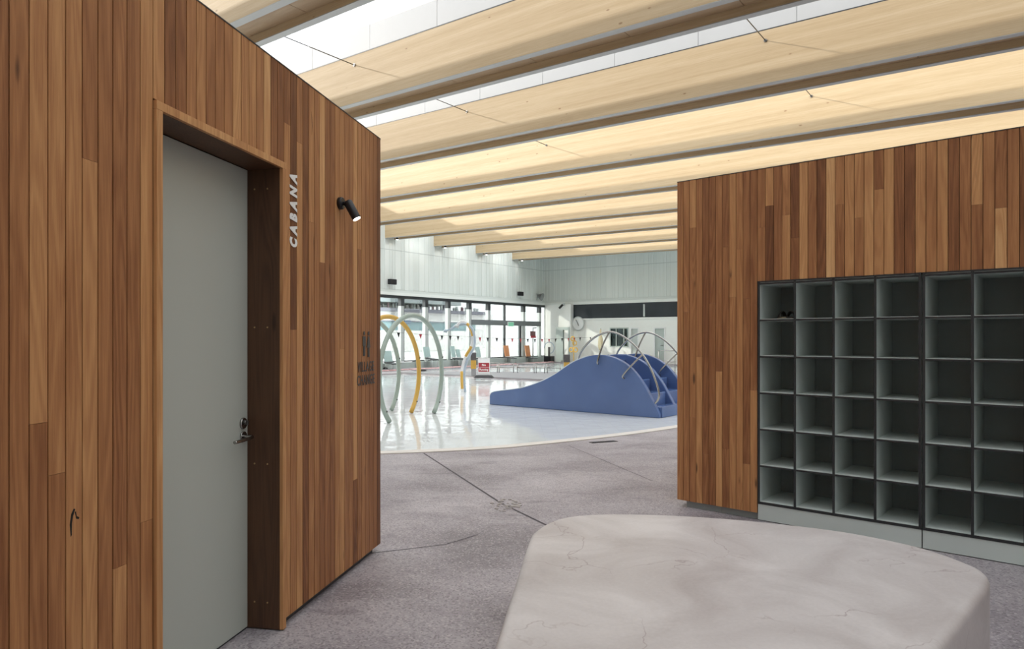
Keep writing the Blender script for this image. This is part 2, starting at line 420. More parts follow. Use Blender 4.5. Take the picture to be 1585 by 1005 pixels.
def poly_mesh(name, loops, z, mat, kind='structure', M=WORLD, thick=0.0, label=None):
    vs_ = [Vector((p[0], p[1], 0)) for l in loops for p in l]
    tris = tessellate_polygon([[Vector((p[0], p[1], 0)) for p in l] for l in loops])
    bm = NB(); bv = [bm.verts.new((p.x, p.y, z)) for p in vs_]
    for t in tris:
        try: bm.faces.new([bv[i] for i in t])
        except ValueError: pass
    bmesh.ops.recalc_face_normals(bm, faces=bm.faces)
    if bm.faces and sum(f.normal.z for f in bm.faces) < 0: bmesh.ops.reverse_faces(bm, faces=bm.faces)
    if thick:
        base = 0
        for l in loops:
            n = len(l)
            low = [bm.verts.new((p[0], p[1], z - thick)) for p in l]
            for i in range(n):
                bm.faces.new((bv[base + i], bv[base + (i + 1) % n], low[(i + 1) % n], low[i]))
            base += n
    me = bpy.data.meshes.new(name); bm.to_mesh(me); bm.free(); me.materials.append(mat)
    o = bpy.data.objects.new(name, me); COL.objects.link(o); o.matrix_world = M
    if kind: o['kind'] = kind
    return o
poly_mesh('floor', [outer, pool, lap], 0.0, M_floor, thick=0.3)
bedo = poly_mesh('splash_pool_water', [[p + (p - Vector((-2, 18))).normalized() * 0.02 for p in pool]], -0.035, M_water, kind=None)
tag(bedo, 'shallow mirror-like water of the splash pool over white tiles', 'pool water', kind='stuff')
lw = poly_mesh('lap_pool_water', [lap], -0.06, M_lap, kind=None)
tag(lw, 'pale blue water of the lap pool in front of the tall windows', 'pool water', kind='stuff')

# coping along the near edge of the splash pool
bm = NB()
N = len(near_s)
rows = []
for i, p in enumerate(near_s):
    t = (near_s[min(i + 1, N - 1)] - near_s[max(i - 1, 0)]).normalized(); nr = Vector((t.y, -t.x, 0))
    rows.append([bm.verts.new(p + nr * a + Vector((0, 0, z))) for a, z in ((0, -0.08), (0.0, 0.012), (0.20, 0.012), (0.20, -0.0))])
for i in range(N - 1):
    for k in range(3): bm.faces.new((rows[i][k], rows[i + 1][k], rows[i + 1][k + 1], rows[i][k + 1]))
tag(obj('pool_coping', bm, M_cop), 'cream stone coping strip along the near curved edge of the splash pool', 'coping')
# grey strip between the two pools
bm = NB()
prism(bm, [(-4.7, 28.9), (-2.4, 27.15), (-0.3, 25.15), (1.5, 23.85), (4.7, 21.55), (6.3, 24.0), (9.3, 28.45), (4.0, 29.3), (-1.0, 29.5), (-4.2, 29.8)], 0.002, 0.02)
tag(obj('pool_walkway', bm, M_grey), 'light grey walkway between the splash pool and the lap pool', 'walkway')
# floor joints
bm = NB()
def strip(bm, pts, w, z=0.0015):
    pts = [Vector((p[0], p[1], 0)) for p in pts]
    L = []
    for i, p in enumerate(pts):
        t = (pts[min(i + 1, len(pts) - 1)] - pts[max(i - 1, 0)]).normalized(); nr = Vector((-t.y, t.x, 0))
        L.append((bm.verts.new(p + nr * w / 2 + Vector((0, 0, z))), bm.verts.new(p - nr * w / 2 + Vector((0, 0, z)))))
    for a, b in zip(L, L[1:]): bm.faces.new((a[0], a[1], b[1], b[0]))
j1 = [fl(656, 702), fl(775, 779), fl(845, 813), fl(930, 850), fl(1060, 905)]
strip(bm, j1, 0.022)
j2 = [fl(572, 857), fl(625, 851), fl(690, 843), fl(740, 828)]
strip(bm, j2, 0.009)
strip(bm, [fl(880, 690), fl(1010, 745)], 0.008)
obj('trim_1', bm, M_joint, kind='structure')
# floor drain and patch
c = fl(934, 684.5)
dr = thing('floor_drain', 'narrow dark slot drain in the floor just before the pool coping', 'drain', frame(c.x, c.y, 1, 0.42))
bm = NB(); box(bm, -0.21, 0.21, -0.05, 0.05, 0.0, 0.006); obj('drain_frame', bm, M_dsteel, dr)
bm = NB()
for i in range(12): box(bm, -0.195 + i * 0.033, -0.175 + i * 0.033, -0.04, 0.04, 0.006, 0.009)
obj('grate', bm, M_black, dr)
bm = NB()
c = fl(783, 782)
rng = random.Random(5)
for i in range(46):
    a, rr = rng.uniform(0, 6.28), rng.uniform(0, 1) ** .5
    x, y = c.x + math.cos(a) * rr * 0.13, c.y + math.sin(a) * rr * 0.22
    s = rng.uniform(0.008, 0.02)
    box(bm, x - s, x + s, y - s, y + s, 0.0, s * 0.35)
tag(obj('loose_gravel', bm, plain('pale gravel', (0.36, 0.33, 0.31), 0.8, noise=0.4, nscale=40)), 'small patch of pale broken aggregate beside the long floor joint', 'gravel', kind='stuff')

# ---- glazed wall (left of the hall) and far wall: upper cladding of random-width ribs
def cladding(name, a, b, place, zb, zt, seam):
    bm = NB(); ly = bm.faces.layers.float.new('rnd')
    x = a; rg = random.Random(len(name))
    while x < b:
        w = rg.choice((0.16, 0.22, 0.30, 0.40, 0.30, 0.22)); e = min(x + w, b); v = rg.random()
        place(bm, x, e - 0.03, 0.0, 0.05, zb + 0.28, seam - 0.02, ly, v)
        place(bm, x, e - 0.03, 0.0, 0.05, seam + 0.02, zt, ly, v)
        place(bm, e - 0.035, e, 0.0, 0.066, zb + 0.28, seam - 0.02, ly, 1.0)
        place(bm, e - 0.035, e, 0.0, 0.066, seam + 0.02, zt, ly, 1.0)
        x = e
    place(bm, a, b, -0.1, 0.03, zb, zt, ly, 0.1)
    bs = NB(); bsl = bs.faces.layers.float.new('rnd'); place(bs, a, b, 0.0, 0.056, seam - .02, seam + .02, bsl, 0); obj('trim_seam_' + name, bs, M_ltgrey, M=HALL, kind='structure')
    place(bm, a, b, 0.03, 0.11, zb, zb + 0.14, ly, 1.3)
    place(bm, a, b, 0.03, 0.07, zb + 0.14, zb + 0.26, ly, 0.5)
    return obj(name, bm, M_clad, M=HALL, kind='structure')
def pl_left(bm, a, b, d0, d1, z0, z1, ly, v): box(bm, XW + d0, XW + d1, a, b, z0, z1, ly, v)
def pl_far(bm, a, b, d0, d1, z0, z1, ly, v): box(bm, a, b, YF - d1, YF - d0, z0, z1, ly, v)
ZW = 3.50
cladding('wall_left_upper', YB, YF, pl_left, ZW, 8.2, 5.65)
cladding('wall_far_upper', XW - 0.1, XR, pl_far, ZW, 8.2, 5.65)
# far wall lower part, white, with openings
UF = lambda px: -vwall(px)    # local x on the far wall
bm = NB()
def far_box(px0, px1, z0, z1, d0=0.0, d1=0.25): box(bm, UF(px0), UF(px1), YF + d0, YF + d1, z0, z1)
xa, xb = UF(866), UF(887)
xc, xd = UF(944), UF(973)
xe, xf = UF(975.5), UF(989)
xg, xh = UF(1012), UF(1030)
zo = 2.05
zdoor = 2.10
cuts = [(xa, xb, 0, zdoor), (xc, xd, 0.92, zo), (xe, xf, 0, zo), (xg, xh, 0, zo)]
segs = [XW]
for q in cuts: segs += [q[0], q[1]]
segs.append(XR)
for i in range(0, len(segs), 2): box(bm, segs[i], segs[i + 1], YF, YF + 0.3, 0, ZW)
for (p, q, z0, z1) in cuts:
    box(bm, p, q, YF, YF + 0.3, z1, ZW)
    if z0 > 0: box(bm, p, q, YF, YF + 0.3, 0, z0)
obj('wall_far', bm, M_white, M=HALL, kind='structure')
# room behind the openings
bm = NB(); box(bm, XW, XR, YF + 3.0, YF + 3.1, 0, 3.4); box(bm, XW, XR, YF + 0.3, YF + 3.0, 3.3, 3.4); box(bm, XW, XR, YF + .3, YF + 3, -0.1, 0)
obj('wall_far_room', bm, M_ltgrey, M=HALL, kind='structure')
def far_door(n, p, q, z1, panel, handle_side=1):
    o = thing('door_%d' % n, None, None, HALL @ T((p + q) / 2, YF, 0), kind='structure')
    w = (q - p) / 2
    bm = NB(); box(bm, -w, -w + .07, -0.03, .12, 0, z1); box(bm, w - .07, w, -.03, .12, 0, z1); box(bm, -w + .07, w - .07, -.03, .12, z1 - .07, z1)
    obj('door_frame', bm, M_whitep, o)
    bm = NB(); box(bm, -w + .07, w - .07, .04, .09, 0.01, z1 - .07); obj('door_leaf', bm, panel, o)
    bm = NB(); tube(bm, [(handle_side * (w - .16), .04, 1.02), (handle_side * (w - .16), -.03, 1.02), (handle_side * (w - .3), -.03, 1.02)], .012); obj('door_handle', bm, M_dsteel, o)
    return o
far_door(2, xe, xf, zo, M_ltgrey)
far_door(3, xg, xh, zo, M_bench2)
# glass porch at the far wall
o = thing('door_4', None, None, HALL @ T((xa + xb) / 2, YF, 0), kind='structure')
w = (xb - xa) / 2
bm = NB(); box(bm, -w, -w + .5, -0.4, .1, 0, zdoor); box(bm, -w + .5, w, -.4, .1, zdoor - .16, zdoor); box(bm, w - .1, w, -.4, .1, 0, zdoor - .16)
obj('door_frame', bm, M_bench2, o)
bm = NB(); box(bm, -w + .5, w - .1, 0.02, .05, 0.02, zdoor - .16); obj('door_leaf', bm, M_outw, o)
bm = NB(); tube(bm, [(-.05, .0, .9), (-.05, -.05, .9), (-.05, -.05, 1.45), (-.05, 0, 1.45)], .03); obj('door_handle', bm, M_dsteel, o)
# window between the doors
o = thing('window_2', None, None, HALL @ T((xc + xd) / 2, YF, 0.92), kind='structure')
w = (xd - xc) / 2; h = zo - 0.92
bm = NB(); box(bm, -w, w, -.03, .1, 0, .06); box(bm, -w, w, -.03, .1, h - .06, h)
for x in (-w, -w * .35, w * .45, w - .06): box(bm, x, x + .06, -.03, .1, .06, h - .06)
obj('window_frame', bm, M_bench2, o)
bm = NB(); box(bm, -w, w, .03, .045, .06, h - .06); obj('pane', bm, glass_mat('grey glass', (0.35, 0.40, 0.40), 0.8), o)
# dark high-level window band
bx0, bx1 = UF(888.5), XR
o = thing('window_3', None, None, HALL @ T(0, YF, 0), kind='structure')
zb0, zb1 = 2.62, 3.47
bm = NB(); box(bm, bx0, bx1, -0.06, 0.0, zb0, zb1); obj('pane', bm, M_band, o)
bm = NB(); box(bm, UF(998) - .05, UF(998) + .05, -.10, -.06, zb0 + .05, zb1 - .1); obj('mullion', bm, M_alu, o)
bm = NB(); box(bm, bx0, bx1, -.12, 0, zb0 - .08, zb0); box(bm, bx0, bx1, -.12, 0, zb1, zb1 + .03); obj('window_frame', bm, M_white, o)
# pier in the corner of the far wall
mkbox('wall_pier', M_white, None, UF(878), UF(888), YF - 0.35, YF, 0, ZW, M=HALL, kind='structure')
# remaining sides of the hall
bm = NB(); box(bm, XR, XR + .3, YB, YF, 5.6, 8.2); box(bm, XR, XR + .3, YB, YF, 0, .3); obj('wall_right_hall', bm, M_white, M=HALL, kind='structure')
fill_win = thing('added_fill_window', None, None, HALL @ T(XR, 0, 0), kind='structure')  # unseen glazing, added to light the cabana walls from the right
for i in range(19):
    y = YB + (YF - YB) * i / 18
    mkbox('mullion', M_alu, fill_win, 0, .14, max(YB, y - .05), min(YF, y + .05), .3, 5.6)
    if i < 18: mkbox('pane', M_fillglass, fill_win, .05, .06, y + .05, y + (YF - YB) / 18 - .05, .3, 5.6)
mkbox('wall_behind', M_white, None, XW, XR + .3, YB - .3, YB, 0, 8.2, M=HALL, kind='structure')

# ---- glazing
mull_px = [619.5, 657, 692, 724.5, 754, 808.5, 833]
mv = [uwall(p) for p in mull_px]
step = mv[1] - mv[0]
ys_m = [mv[0] - step * k for k in range(8, 0, -1)] + mv
gy1 = uwall(846)
z_sill = 0.30
win = thing('window_1', None, None, HALL @ T(XW, 0, 0), kind='structure')
bm = NB()
box(bm, -0.12, 0.06, YB, gy1, 3.36, 3.50)
box(bm, -0.12, 0.06, YB, gy1, z_sill, z_sill + 0.05)
box(bm, -0.06, 0.05, gy1 - .08, gy1, z_sill, 3.4)
obj('window_frame', bm, M_frame, win)
for y in ys_m:
    if y < YB: continue
    bm = NB(); box(bm, -0.02, 0.16, y - .11, y + .09, z_sill, 3.0); o = obj('mullion', bm, M_alu, win)
    bm = NB(); box(bm, -0.02, 0.17, y - .12, y + .10, 3.0, 3.36); box(bm, -0.08, 0.10, y + .10, y + .18, z_sill, 3.36); obj('mullion_cap', bm, M_frame, o)
yt0, yt1, ythin = mv[3] + .1, mv[6], uwall(780.5)
bm = NB(); box(bm, -0.03, 0.20, yt0, yt1, zat(780, 504, u=24.13), zat(780, 496.5, u=24.13)); obj('transom', bm, plain('mid grey transom', (0.15, 0.165, 0.17), 0.45), win)
bm = NB(); box(bm, -0.03, 0.06, ythin - .05, ythin + .05, z_sill, 3.36); box(bm, -.03, .08, mv[5] - .34, mv[5] - .2, z_sill, 2.2); obj('door_stile', bm, M_frame, win)
ys_all = sorted([y for y in ys_m if y > YB] + [ythin])
prev = YB
for y in ys_all + [gy1]:
    bm = NB(); box(bm, -0.03, -0.015, prev + .02, y - .02, z_sill + .05, 3.36); obj('pane', bm, M_glass, win); prev = y
bm = NB(); box(bm, XW, XW + 0.1, gy1, YF, 0, ZW); obj('wall_left_corner', bm, M_white, M=HALL, kind='structure')
bm = NB(); box(bm, XW - 0.1, XW + 0.1, YB, YF, -0.1, z_sill - 0.02); box(bm, XW - .1, XW + .45, uwall(640), uwall(853), 0.0, z_sill)
obj('trim_2', bm, M_bench2, M=HALL, kind='structure')
o = thing('exit_sign', 'small green and white exit sign on the transom above the glass entrance', 'sign', HALL @ T(XW + .2, uwall(785.5), zat(785, 502, u=24)))
mkbox('sign_box', M_whitep, o, 0, .06, -.28, .28, -.13, .13); mkbox('sign_face', plain('exit sign green', (0.25, 0.62, 0.42), 0.5, emis=((0.3, 0.8, 0.55), 0.02)), o, .06, .065, -.26, .26, -.11, .11)

# wall fittings on the glazed wall
def flood(px, py, label, s=1.0):
    z = zat(px, py, u=24.0)
    o = thing('flood_light', label, 'light fitting', HALL @ T(XW + .1, uwall(px), z), 'black floodlights on the cladding')
    bm = NB(); box(bm, 0.06, .24, -.24 * s, .24 * s, -.15 * s, .13 * s); obj('housing', bm, M_black, o, bevel=.02)
    bm = NB(); box(bm, 0, .06, -.08, .08, -.05, .05); obj('bracket', bm, M_dsteel, o)
flood(601.5, 436, 'left black floodlight fixed to the pale cladding high on the window wall', .9)
flood(800.5, 454.5, 'right black floodlight on the pale cladding nearer the hall corner', .85)
o = thing('loudspeaker', 'grey round loudspeaker on the cladding beside the hall corner', 'speaker', HALL @ T(XW + .1, uwall(829), zat(829, 458, u=24)))
bm = NB(); tube(bm, [(0, 0, 0), (.12, 0, 0), (.30, .05, -.06), (.36, .06, -.08)], [.08, .10, .22, .24], 16); obj('horn', bm, plain('grey plastic', (0.22, 0.23, 0.23), 0.5), o)
mkbox('bracket', M_alu, o, 0, .05, -.1, .1, -.15, .15)
o = thing('security_camera', 'small dark camera under the cladding on the far wall pier', 'camera', HALL @ T(UF(875), YF - .40, zat(875, 474, v=35.6)))
bm = NB(); tube(bm, [(-.12, -.1, -.12), (.12, -.1, .08)], .07, 10); obj('camera_body', bm, M_black, o)
bm = NB(); box(bm, .05, .2, .0, .06, .03, .18); obj('bracket', bm, M_alu, o)
# pace clock
cz = zat(897, 501, v=35.9)
o = thing('wall_clock', 'round white clock with dark hands on the far white wall', 'clock', HALL @ T(UF(896), YF - .02, cz))
bm = NB(); tube(bm, [(0, 0, 0), (0, -.08, 0)], .40, 32); obj('clock_face', bm, M_whitep, o)
bm = NB(); tube(bm, [(math.cos(a) * .40, -.08, math.sin(a) * .40) for a in [k * math.pi / 16 for k in range(32)]], .035, 8, closed=True); obj('rim', bm, M_alu, o)
bm = NB(); tube(bm, [(0, -.10, 0), (-.14, -.10, .24)], .018, 6); tube(bm, [(0, -.10, 0), (.05, -.10, -.14)], .02, 6); obj('hands', bm, M_black, o)

# ---- roof beams: pairs of glulam leaves with a lining board between them
S_, BW = 3.361, 0.74
XB0 = XW + 0.02
def ends_box(bm, x0, x1, y0, y1, za, zb, ly=None):
    """Box whose bottom and top follow the roof slope; za, zb above the beam bottom."""
    fs = box(bm, x0, x1, y0, y1, 0, 1)
    for v in {v for f in fs for v in f.verts}:
        v.co.z = (zb if v.co.z > .5 else za) - 0.01425 * v.co.x
ORD = ['first', 'second', 'third', 'fourth', 'fifth', 'sixth', 'seventh', 'eighth', 'ninth', 'tenth', 'eleventh', 'twelfth']
LT = 0.13
vk = lambda k: 32.56 - (k - 1) * S_
for k in range(1, 13):
    y = vk(k)
    z = 6.028 - 0.00972 * y
    lab = 'pale pine roof beam, %s counted from the far wall' % ORD[k - 1] if k > 1 else 'pale pine roof beam nearest the far wall'
    b = thing('roof_beam', lab, 'beam', HALL @ T(0, y, z), 'paired pine roof beams')
    for (ya, yb) in ((0, LT), (BW - LT, BW)):
        bm = NB(); ends_box(bm, XB0, XR, ya, yb, 0.012, 0.95); lf = obj('beam_leaf', bm, M_glulam, b)
        bm = NB(); ends_box(bm, XB0, XR, ya + .002, yb - .002, 0.0, 0.012); obj('edge_strip', bm, M_strip, lf)
    # lining boards in 1.75 m lengths
    bm = NB(); x = -3.1 - 1.75 * 12
    while x < XR:
        a, e = max(x, XB0), min(x + 1.74, XR)
        if e > a: ends_box(bm, a, e, LT, BW - LT, 0.13, 0.16)
        x += 1.75
    obj('lining_board', bm, M_lining, b)
    bm = NB(); ends_box(bm, XB0, XR, LT, BW - LT, 0.17, 0.95); obj('blocking', bm, M_dark, b)
    # skylight upstand on both leaves
    up = thing('ceiling', None, None, HALL @ T(0, y, z), kind='structure')
    bm = NB(); x = -3.1 - 1.75 * 12
    while x < XR:
        a, e = max(x, XB0), min(x + 1.742, XR)
        if e > a: ends_box(bm, a, e, 0.012, 0.05, 0.965, 1.45); ends_box(bm, a, e, BW - .05, BW - .012, 0.965, 1.45)
        x += 1.75
    obj('panel', bm, M_ceil, up)
    bm = NB(); ends_box(bm, XB0, XR, -.004, 0.02, 0.945, 0.962); ends_box(bm, XB0, XR, BW - .02, BW + .004, 0.945, 0.962); obj('shadow_joint', bm, M_frame, up)
    bm = NB(); ends_box(bm, XB0, XR, 0.02, BW - .02, 1.40, 1.46); obj('capping', bm, M_ceil, up)
    # glass over the gap towards the camera side
    bm = NB(); ends_box(bm, XB0, XR, BW - S_ + .0, 0.0, 1.46, 1.48); obj('glass', bm, M_skyglass if k >= 7 else M_skyclear, up)
bm = NB(); ends_box(bm, XB0, XR, vk(1) + BW, YF, 6.028 - .3 + 1.4, 6.028 - .3 + 1.5); obj('ceiling', bm, M_white, M=HALL, kind='structure')

# thin tie rods between beams
def rod(px, py, k, ulen, label):
    """Rod fixed to the face of beam k at the point seen at pixel, running back towards the camera."""
    y = vk(k); q = (px - 792.5) / 1066.0
    u = y * (q * V.y - V.x) / (U.x - q * U.y); P = u * U + y * V
    z = EYE + (522 - py) * P.y / 1066.0
    o = thing('tie_rod', label, 'rod', HALL @ T(-u, y, z), 'thin rods between the roof beams')
    bm = NB(); tube(bm, [(0, -.001, 0), (0, -(S_ - BW) + .001, 0)], 0.009, 8); obj('rod', bm, M_dsteel, o)
    bm = NB(); tube(bm, [(0, -0.001, 0), (0, -.02, 0)], 0.028, 12); obj('end_plate', bm, M_dsteel, o)
rod(549, 101, 8, 2.6, 'long thin rod crossing the skylight gap above the cabana wall')
rod(723, 173, 7, 2.6, 'thin rod meeting the pale beam above the middle of the doorway gap')
rod(1185, 63, 7, 2.6, 'thin rod crossing the bluish skylight strip upper right')
rod(846, 225, 6, 2.6, 'short looking rod end on the sixth beam from the far wall')
rod(1256, 149, 6, 2.6, 'small rod end low on the beam above the right timber wall')

# spot lights at the beam ends on the glazed wall
for k, nm in ((1, 'nearest the hall corner'), (2, 'second from the hall corner'), (3, 'third from the hall corner'), (4, 'beside the cabana wall edge')):
    y = vk(k) + BW * .5; z = roof_z(XW, vk(k))
    o = thing('spot_light', 'small black spotlight between beam leaves on the window wall, %s' % nm, 'light', HALL @ T(XW + .5, y, z), 'spotlights at the beam ends')
    bm = NB(); tube(bm, [(0, 0, .12), (0.0, 0, -.06)], .055, 14); obj('lamp_body', bm, M_black, o)
    bm = NB(); tube(bm, [(0, 0, -.06), (0, 0, -.068)], .05, 14); obj('lens', bm, M_lamp, o)
    for dy in (0.0, -1.75):
        ld = bpy.data.lights.new('spot_lamp', 'SPOT'); ld.energy = 14 if dy else 3; ld.spot_size = math.radians(95); ld.spot_blend = 1.0; ld.color = (1, .96, .93); ld.shadow_soft_size = .05
        lo = bpy.data.objects.new('spot_lamp', ld); COL.objects.link(lo); lo.parent = o
        lo.location = (-.02, dy, -.1) if not dy else (.55, dy, .45)
        lo.rotation_euler = Vector((-.8, 0, -1)).to_track_quat('-Z', 'Y').to_euler()
    o2 = thing('wall_washer', 'round recessed downlight washing the cladding beside the beam end, %s' % nm, 'light', HALL @ T(XW + 1.05, y - 1.75, z + .52), 'wall washers between the beams')
    bm = NB(); tube(bm, [(0, 0, .08), (0, 0, -.02)], .07, 14); box(bm, -1.05, 0, -.015, .015, .02, .05); obj('lamp_body', bm, M_alu, o2)
    bm = NB(); tube(bm, [(0, 0, -.02), (0, 0, -.026)], .055, 14); obj('lens', bm, M_lamp, o2)

# ================================================================== CABANA WALL (left)
HL = 2.895
D0, D1 = 1.371, 2.266     # door opening between jambs
FT = 0.034                # portal board thickness
ZD = 2.362
BT = 0.02
def boards(bm, ly, x0, x1, y0, y1, z0, z1, pitch, gap, holes, rg, minl, maxl, start=None):
    x = x0
    while x < x1 - 0.01:
        e = min(x + pitch, x1)
        a, b = x + gap / 2, e - gap / 2
        cuts_ = [z0]; z = z0 + rg.uniform(0.3, maxl)
        while z < z1 - 0.25: cuts_.append(z); z += rg.uniform(minl, maxl)
        cuts_.append(z1)
        for ca, cb in zip(cuts_, cuts_[1:]):
            val = min(1, max(0, rg.gauss(0.5, 0.25)))
            spans = [(ca + .0006, cb - .0006)]
            for (hx0, hx1, hz0, hz1) in holes:
                if b > hx0 + 1e-4 and a < hx1 - 1e-4:
                    if a < hx0: b_ = hx0
                    ns = []
                    for (s0, s1) in spans:
                        if s1 <= hz0 or s0 >= hz1: ns.append((s0, s1)); continue
                        if s0 < hz0: ns.append((s0, hz0))
                        if s1 > hz1: ns.append((hz1, s1))
                    spans = ns
            for s0, s1 in spans:
                if s1 - s0 > .005: box(bm, a, b, y0, y1, s0, s1, ly, val)
        x = e
# left cladding: boards start exactly at the portal on both sides
rg = random.Random(11)
bm = NB(); ly = bm.faces.layers.float.new('rnd')
zc = 0.044
px_out0, px_out1 = D0 - FT - .003, D1 + FT + .003
PW = 0.0668
n1 = round(px_out0 / PW)
boards(bm, ly, 0, px_out0, -BT, 0, zc, HL, px_out0 / n1, .0048, [], rg, 2.6, 6)
n2 = round((px_out1 - px_out0) / PW)
boards(bm, ly, px_out0, px_out1, -BT, 0, ZD + FT + .006, HL, (px_out1 - px_out0) / n2, .0048, [], rg, 2.6, 6)
boards(bm, ly, px_out1, 7.0, -BT, 0, zc, HL, PW, .0048, [], rg, 2.4, 5)
wl = thing('wall_left', None, None, LEFT, kind='structure')
obj('cladding', bm, M_wood, wl)
# end face of the cabana (towards the pool)
bm = NB(); ly = bm.faces.layers.float.new('rnd')
y = -BT
while y > -3.2:
    box(bm, -.0, BT, y - PW + .0035, y, zc, HL, ly, rg.random()); y -= PW
obj('end_cladding', bm, M_wood, wl, M=T(-BT * 0, 0, 0))
bm = NB()
box(bm, BT, px_out0, -.06, -BT - .001, zc + .01, HL - .005)
box(bm, px_out1, 7.0, -.06, -BT - .001, zc + .01, HL - .005)
box(bm, px_out0, px_out1, -.06, -BT - .001, ZD + FT + .008, HL - .005)
box(bm, BT + .001, 7.0, -3.2, -.3, .1, HL - .006)
obj('backing', bm, M_dark, wl)
bm = NB(); box(bm, 0.0, 7.0, -3.2, 0.002, HL, HL + .006); obj('top_flashing', bm, M_frame, wl)
bm = NB(); box(bm, 0.065, px_out0, -.12, -.035, 0, zc + .008); box(bm, px_out1, 7, -.12, -.035, 0, zc + .008); box(bm, .065, .12, -3.1, -.12, 0, zc + .008)
obj('plinth', bm, M_plinth, wl)
bm = NB()
def vein(s_, z_, pts):
    prism(bm, [(s_ - a, z_ + b) for a, b in pts], -.0005, .0006, axis='y')
vein(2.672, .90, [(-.012, -.045), (-.016, -.005), (-.010, .028), (.0, .044), (.006, .040), (-.003, .020), (-.007, -.002), (-.008, -.040)])
obj('gum_vein', bm, M_dark, wl)
bm = NB(); vein(2.672, .90, [(.004, .030), (.010, .008), (.020, .004), (.022, .010), (.012, .016), (.008, .034)]); obj('gum_vein', bm, M_dark, wl)
bm = NB(); vein(1.03, 2.70, [(-.006, .06), (.002, .03), (.005, -.02), (.0, -.07), (.002, -.02), (-.002, .03)]); obj('gum_vein', bm, M_dark, wl)
# portal
door = thing('door_1', None, None, LEFT @ T(D0, 0, 0), kind='structure')
DW = D1 - D0
def woodbox(name, mat, parent, *b, val=.5):
    bm = NB(); ly = bm.faces.layers.float.new('rnd'); box(bm, *b, layer=ly, val=val); return obj(name, bm, mat, parent, bevel=.0012)
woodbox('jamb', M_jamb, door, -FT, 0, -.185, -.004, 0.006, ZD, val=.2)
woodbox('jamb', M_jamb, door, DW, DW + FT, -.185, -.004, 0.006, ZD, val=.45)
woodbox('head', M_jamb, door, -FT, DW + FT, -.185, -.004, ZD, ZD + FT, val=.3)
# edge faces of the portal are lighter timber lippings
woodbox('lipping', M_wood, door, -FT, 0, -.004, .014, .006, ZD, val=.75)
woodbox('lipping', M_wood, door, DW, DW + FT, -.004, .014, .006, ZD, val=.8)
woodbox('lipping', M_wood, door, -FT, DW + FT, -.004, .014, ZD + .0005, ZD + FT, val=.85)
leaf = mkbox('door_leaf', M_door, door, 0.004, DW - .004, -.225, -.181, .012, ZD - .004, bevel=.002)
mkbox('threshold', M_frame, door, 0, DW, -.3, -.19, 0, .008)
# brass screw heads on the jamb
for i, z in enumerate((2.26, 1.55, 0.85, 0.14)):
    for d in (.072, .144):
        bm = NB(); tube(bm, [(0, -d, z), (.0015, -d, z)], .0045, 10); obj('screw', bm, M_brass, door)
# door furniture
lx = 1.4184 - D0
lk = thing('door_lock', None, None, Matrix.Identity(4)); lk.parent = door; lk.matrix_local = T(lx, -.181, 1.062)
bm = NB(); tube(bm, [(0, 0, 0), (0, .006, 0), (0, .010, 0)], [.029, .029, .026], 24); obj('escutcheon', bm, M_steel, lk)
bm = NB(); tube(bm, [(0, .01, .004), (0, .022, .004)], .012, 16); box(bm, -.003, .003, .022, .030, -.008, .014); obj('thumb_turn', bm, M_dsteel, lk)
hd = thing('door_handle', None, None, Matrix.Identity(4)); hd.parent = door; hd.matrix_local = T(lx, -.181, .995)
bm = NB(); tube(bm, [(0, 0, 0), (0, .008, 0)], .026, 24); obj('rose', bm, M_steel, hd)
bm = NB(); tube(bm, cr([(0, .006, 0), (0, .035, 0), (.004, .055, 0), (.03, .062, -.002), (.09, .062, -.004), (.162, .058, -.006)], 5), .0085, 12); obj('lever', bm, M_steel, hd)

# ---- lettering
def text_mesh(name, s, size, mat, M, shear=0.0, bold=0.0, spacing=1.0, depth=.002, parent=None, sx=1.0, align='CENTER'):
    cu = bpy.data.curves.new(name, 'FONT'); cu.body = s; cu.size = size; cu.shear = shear; cu.offset = bold; cu.space_character = spacing
    cu.extrude = depth / 2; cu.align_x = align; cu.align_y = 'CENTER'; cu.resolution_u = 3
    t = bpy.data.objects.new(name, cu); COL.objects.link(t)
    dg = bpy.context.evaluated_depsgraph_get()
    me = bpy.data.meshes.new_from_object(t.evaluated_get(dg)); bpy.data.objects.remove(t); bpy.data.curves.remove(cu)
    me.materials.clear(); me.materials.append(mat); me.name = name
    for v in me.vertices: v.co.x *= sx
    o = bpy.data.objects.new(name, me); COL.objects.link(o)
    if parent is not None: o.parent = parent; o.matrix_local = M
    else: o.matrix_world = M
    return o
# plane of the left wall: text x axis = -s, text y = up, normal = out of wall
def wallmat(s, z, rot=0.0, off=.003):
    base = Matrix(((-1, 0, 0, s), (0, 0, 1, off), (0, 1, 0, z), (0, 0, 0, 1)))
    return LEFT @ base @ Matrix.Rotation(rot, 4, 'Z')
t = text_mesh('cabana_sign', 'CABANA', .098, M_sign_w, wallmat(1.238, 2.166, math.pi / 2), shear=.18, bold=.0062, spacing=1.75, sx=.665)
tag(t, 'white upright lettering reading CABANA beside the door portal', 'sign')
t = thing('village_change_sign', 'dark lettering reading VILLAGE CHANGE under a restroom pictogram at the wall end', 'sign', wallmat(.265, 1.3))
text_mesh('lettering', 'VILLAGE', .094, M_sign_d, T(0, .0, 0), bold=.0012, spacing=1.13, parent=t, sx=.71)
text_mesh('lettering', 'CHANGE', .094, M_sign_d, T(0, -.088, 0), bold=.0012, spacing=1.13, parent=t, sx=.71)
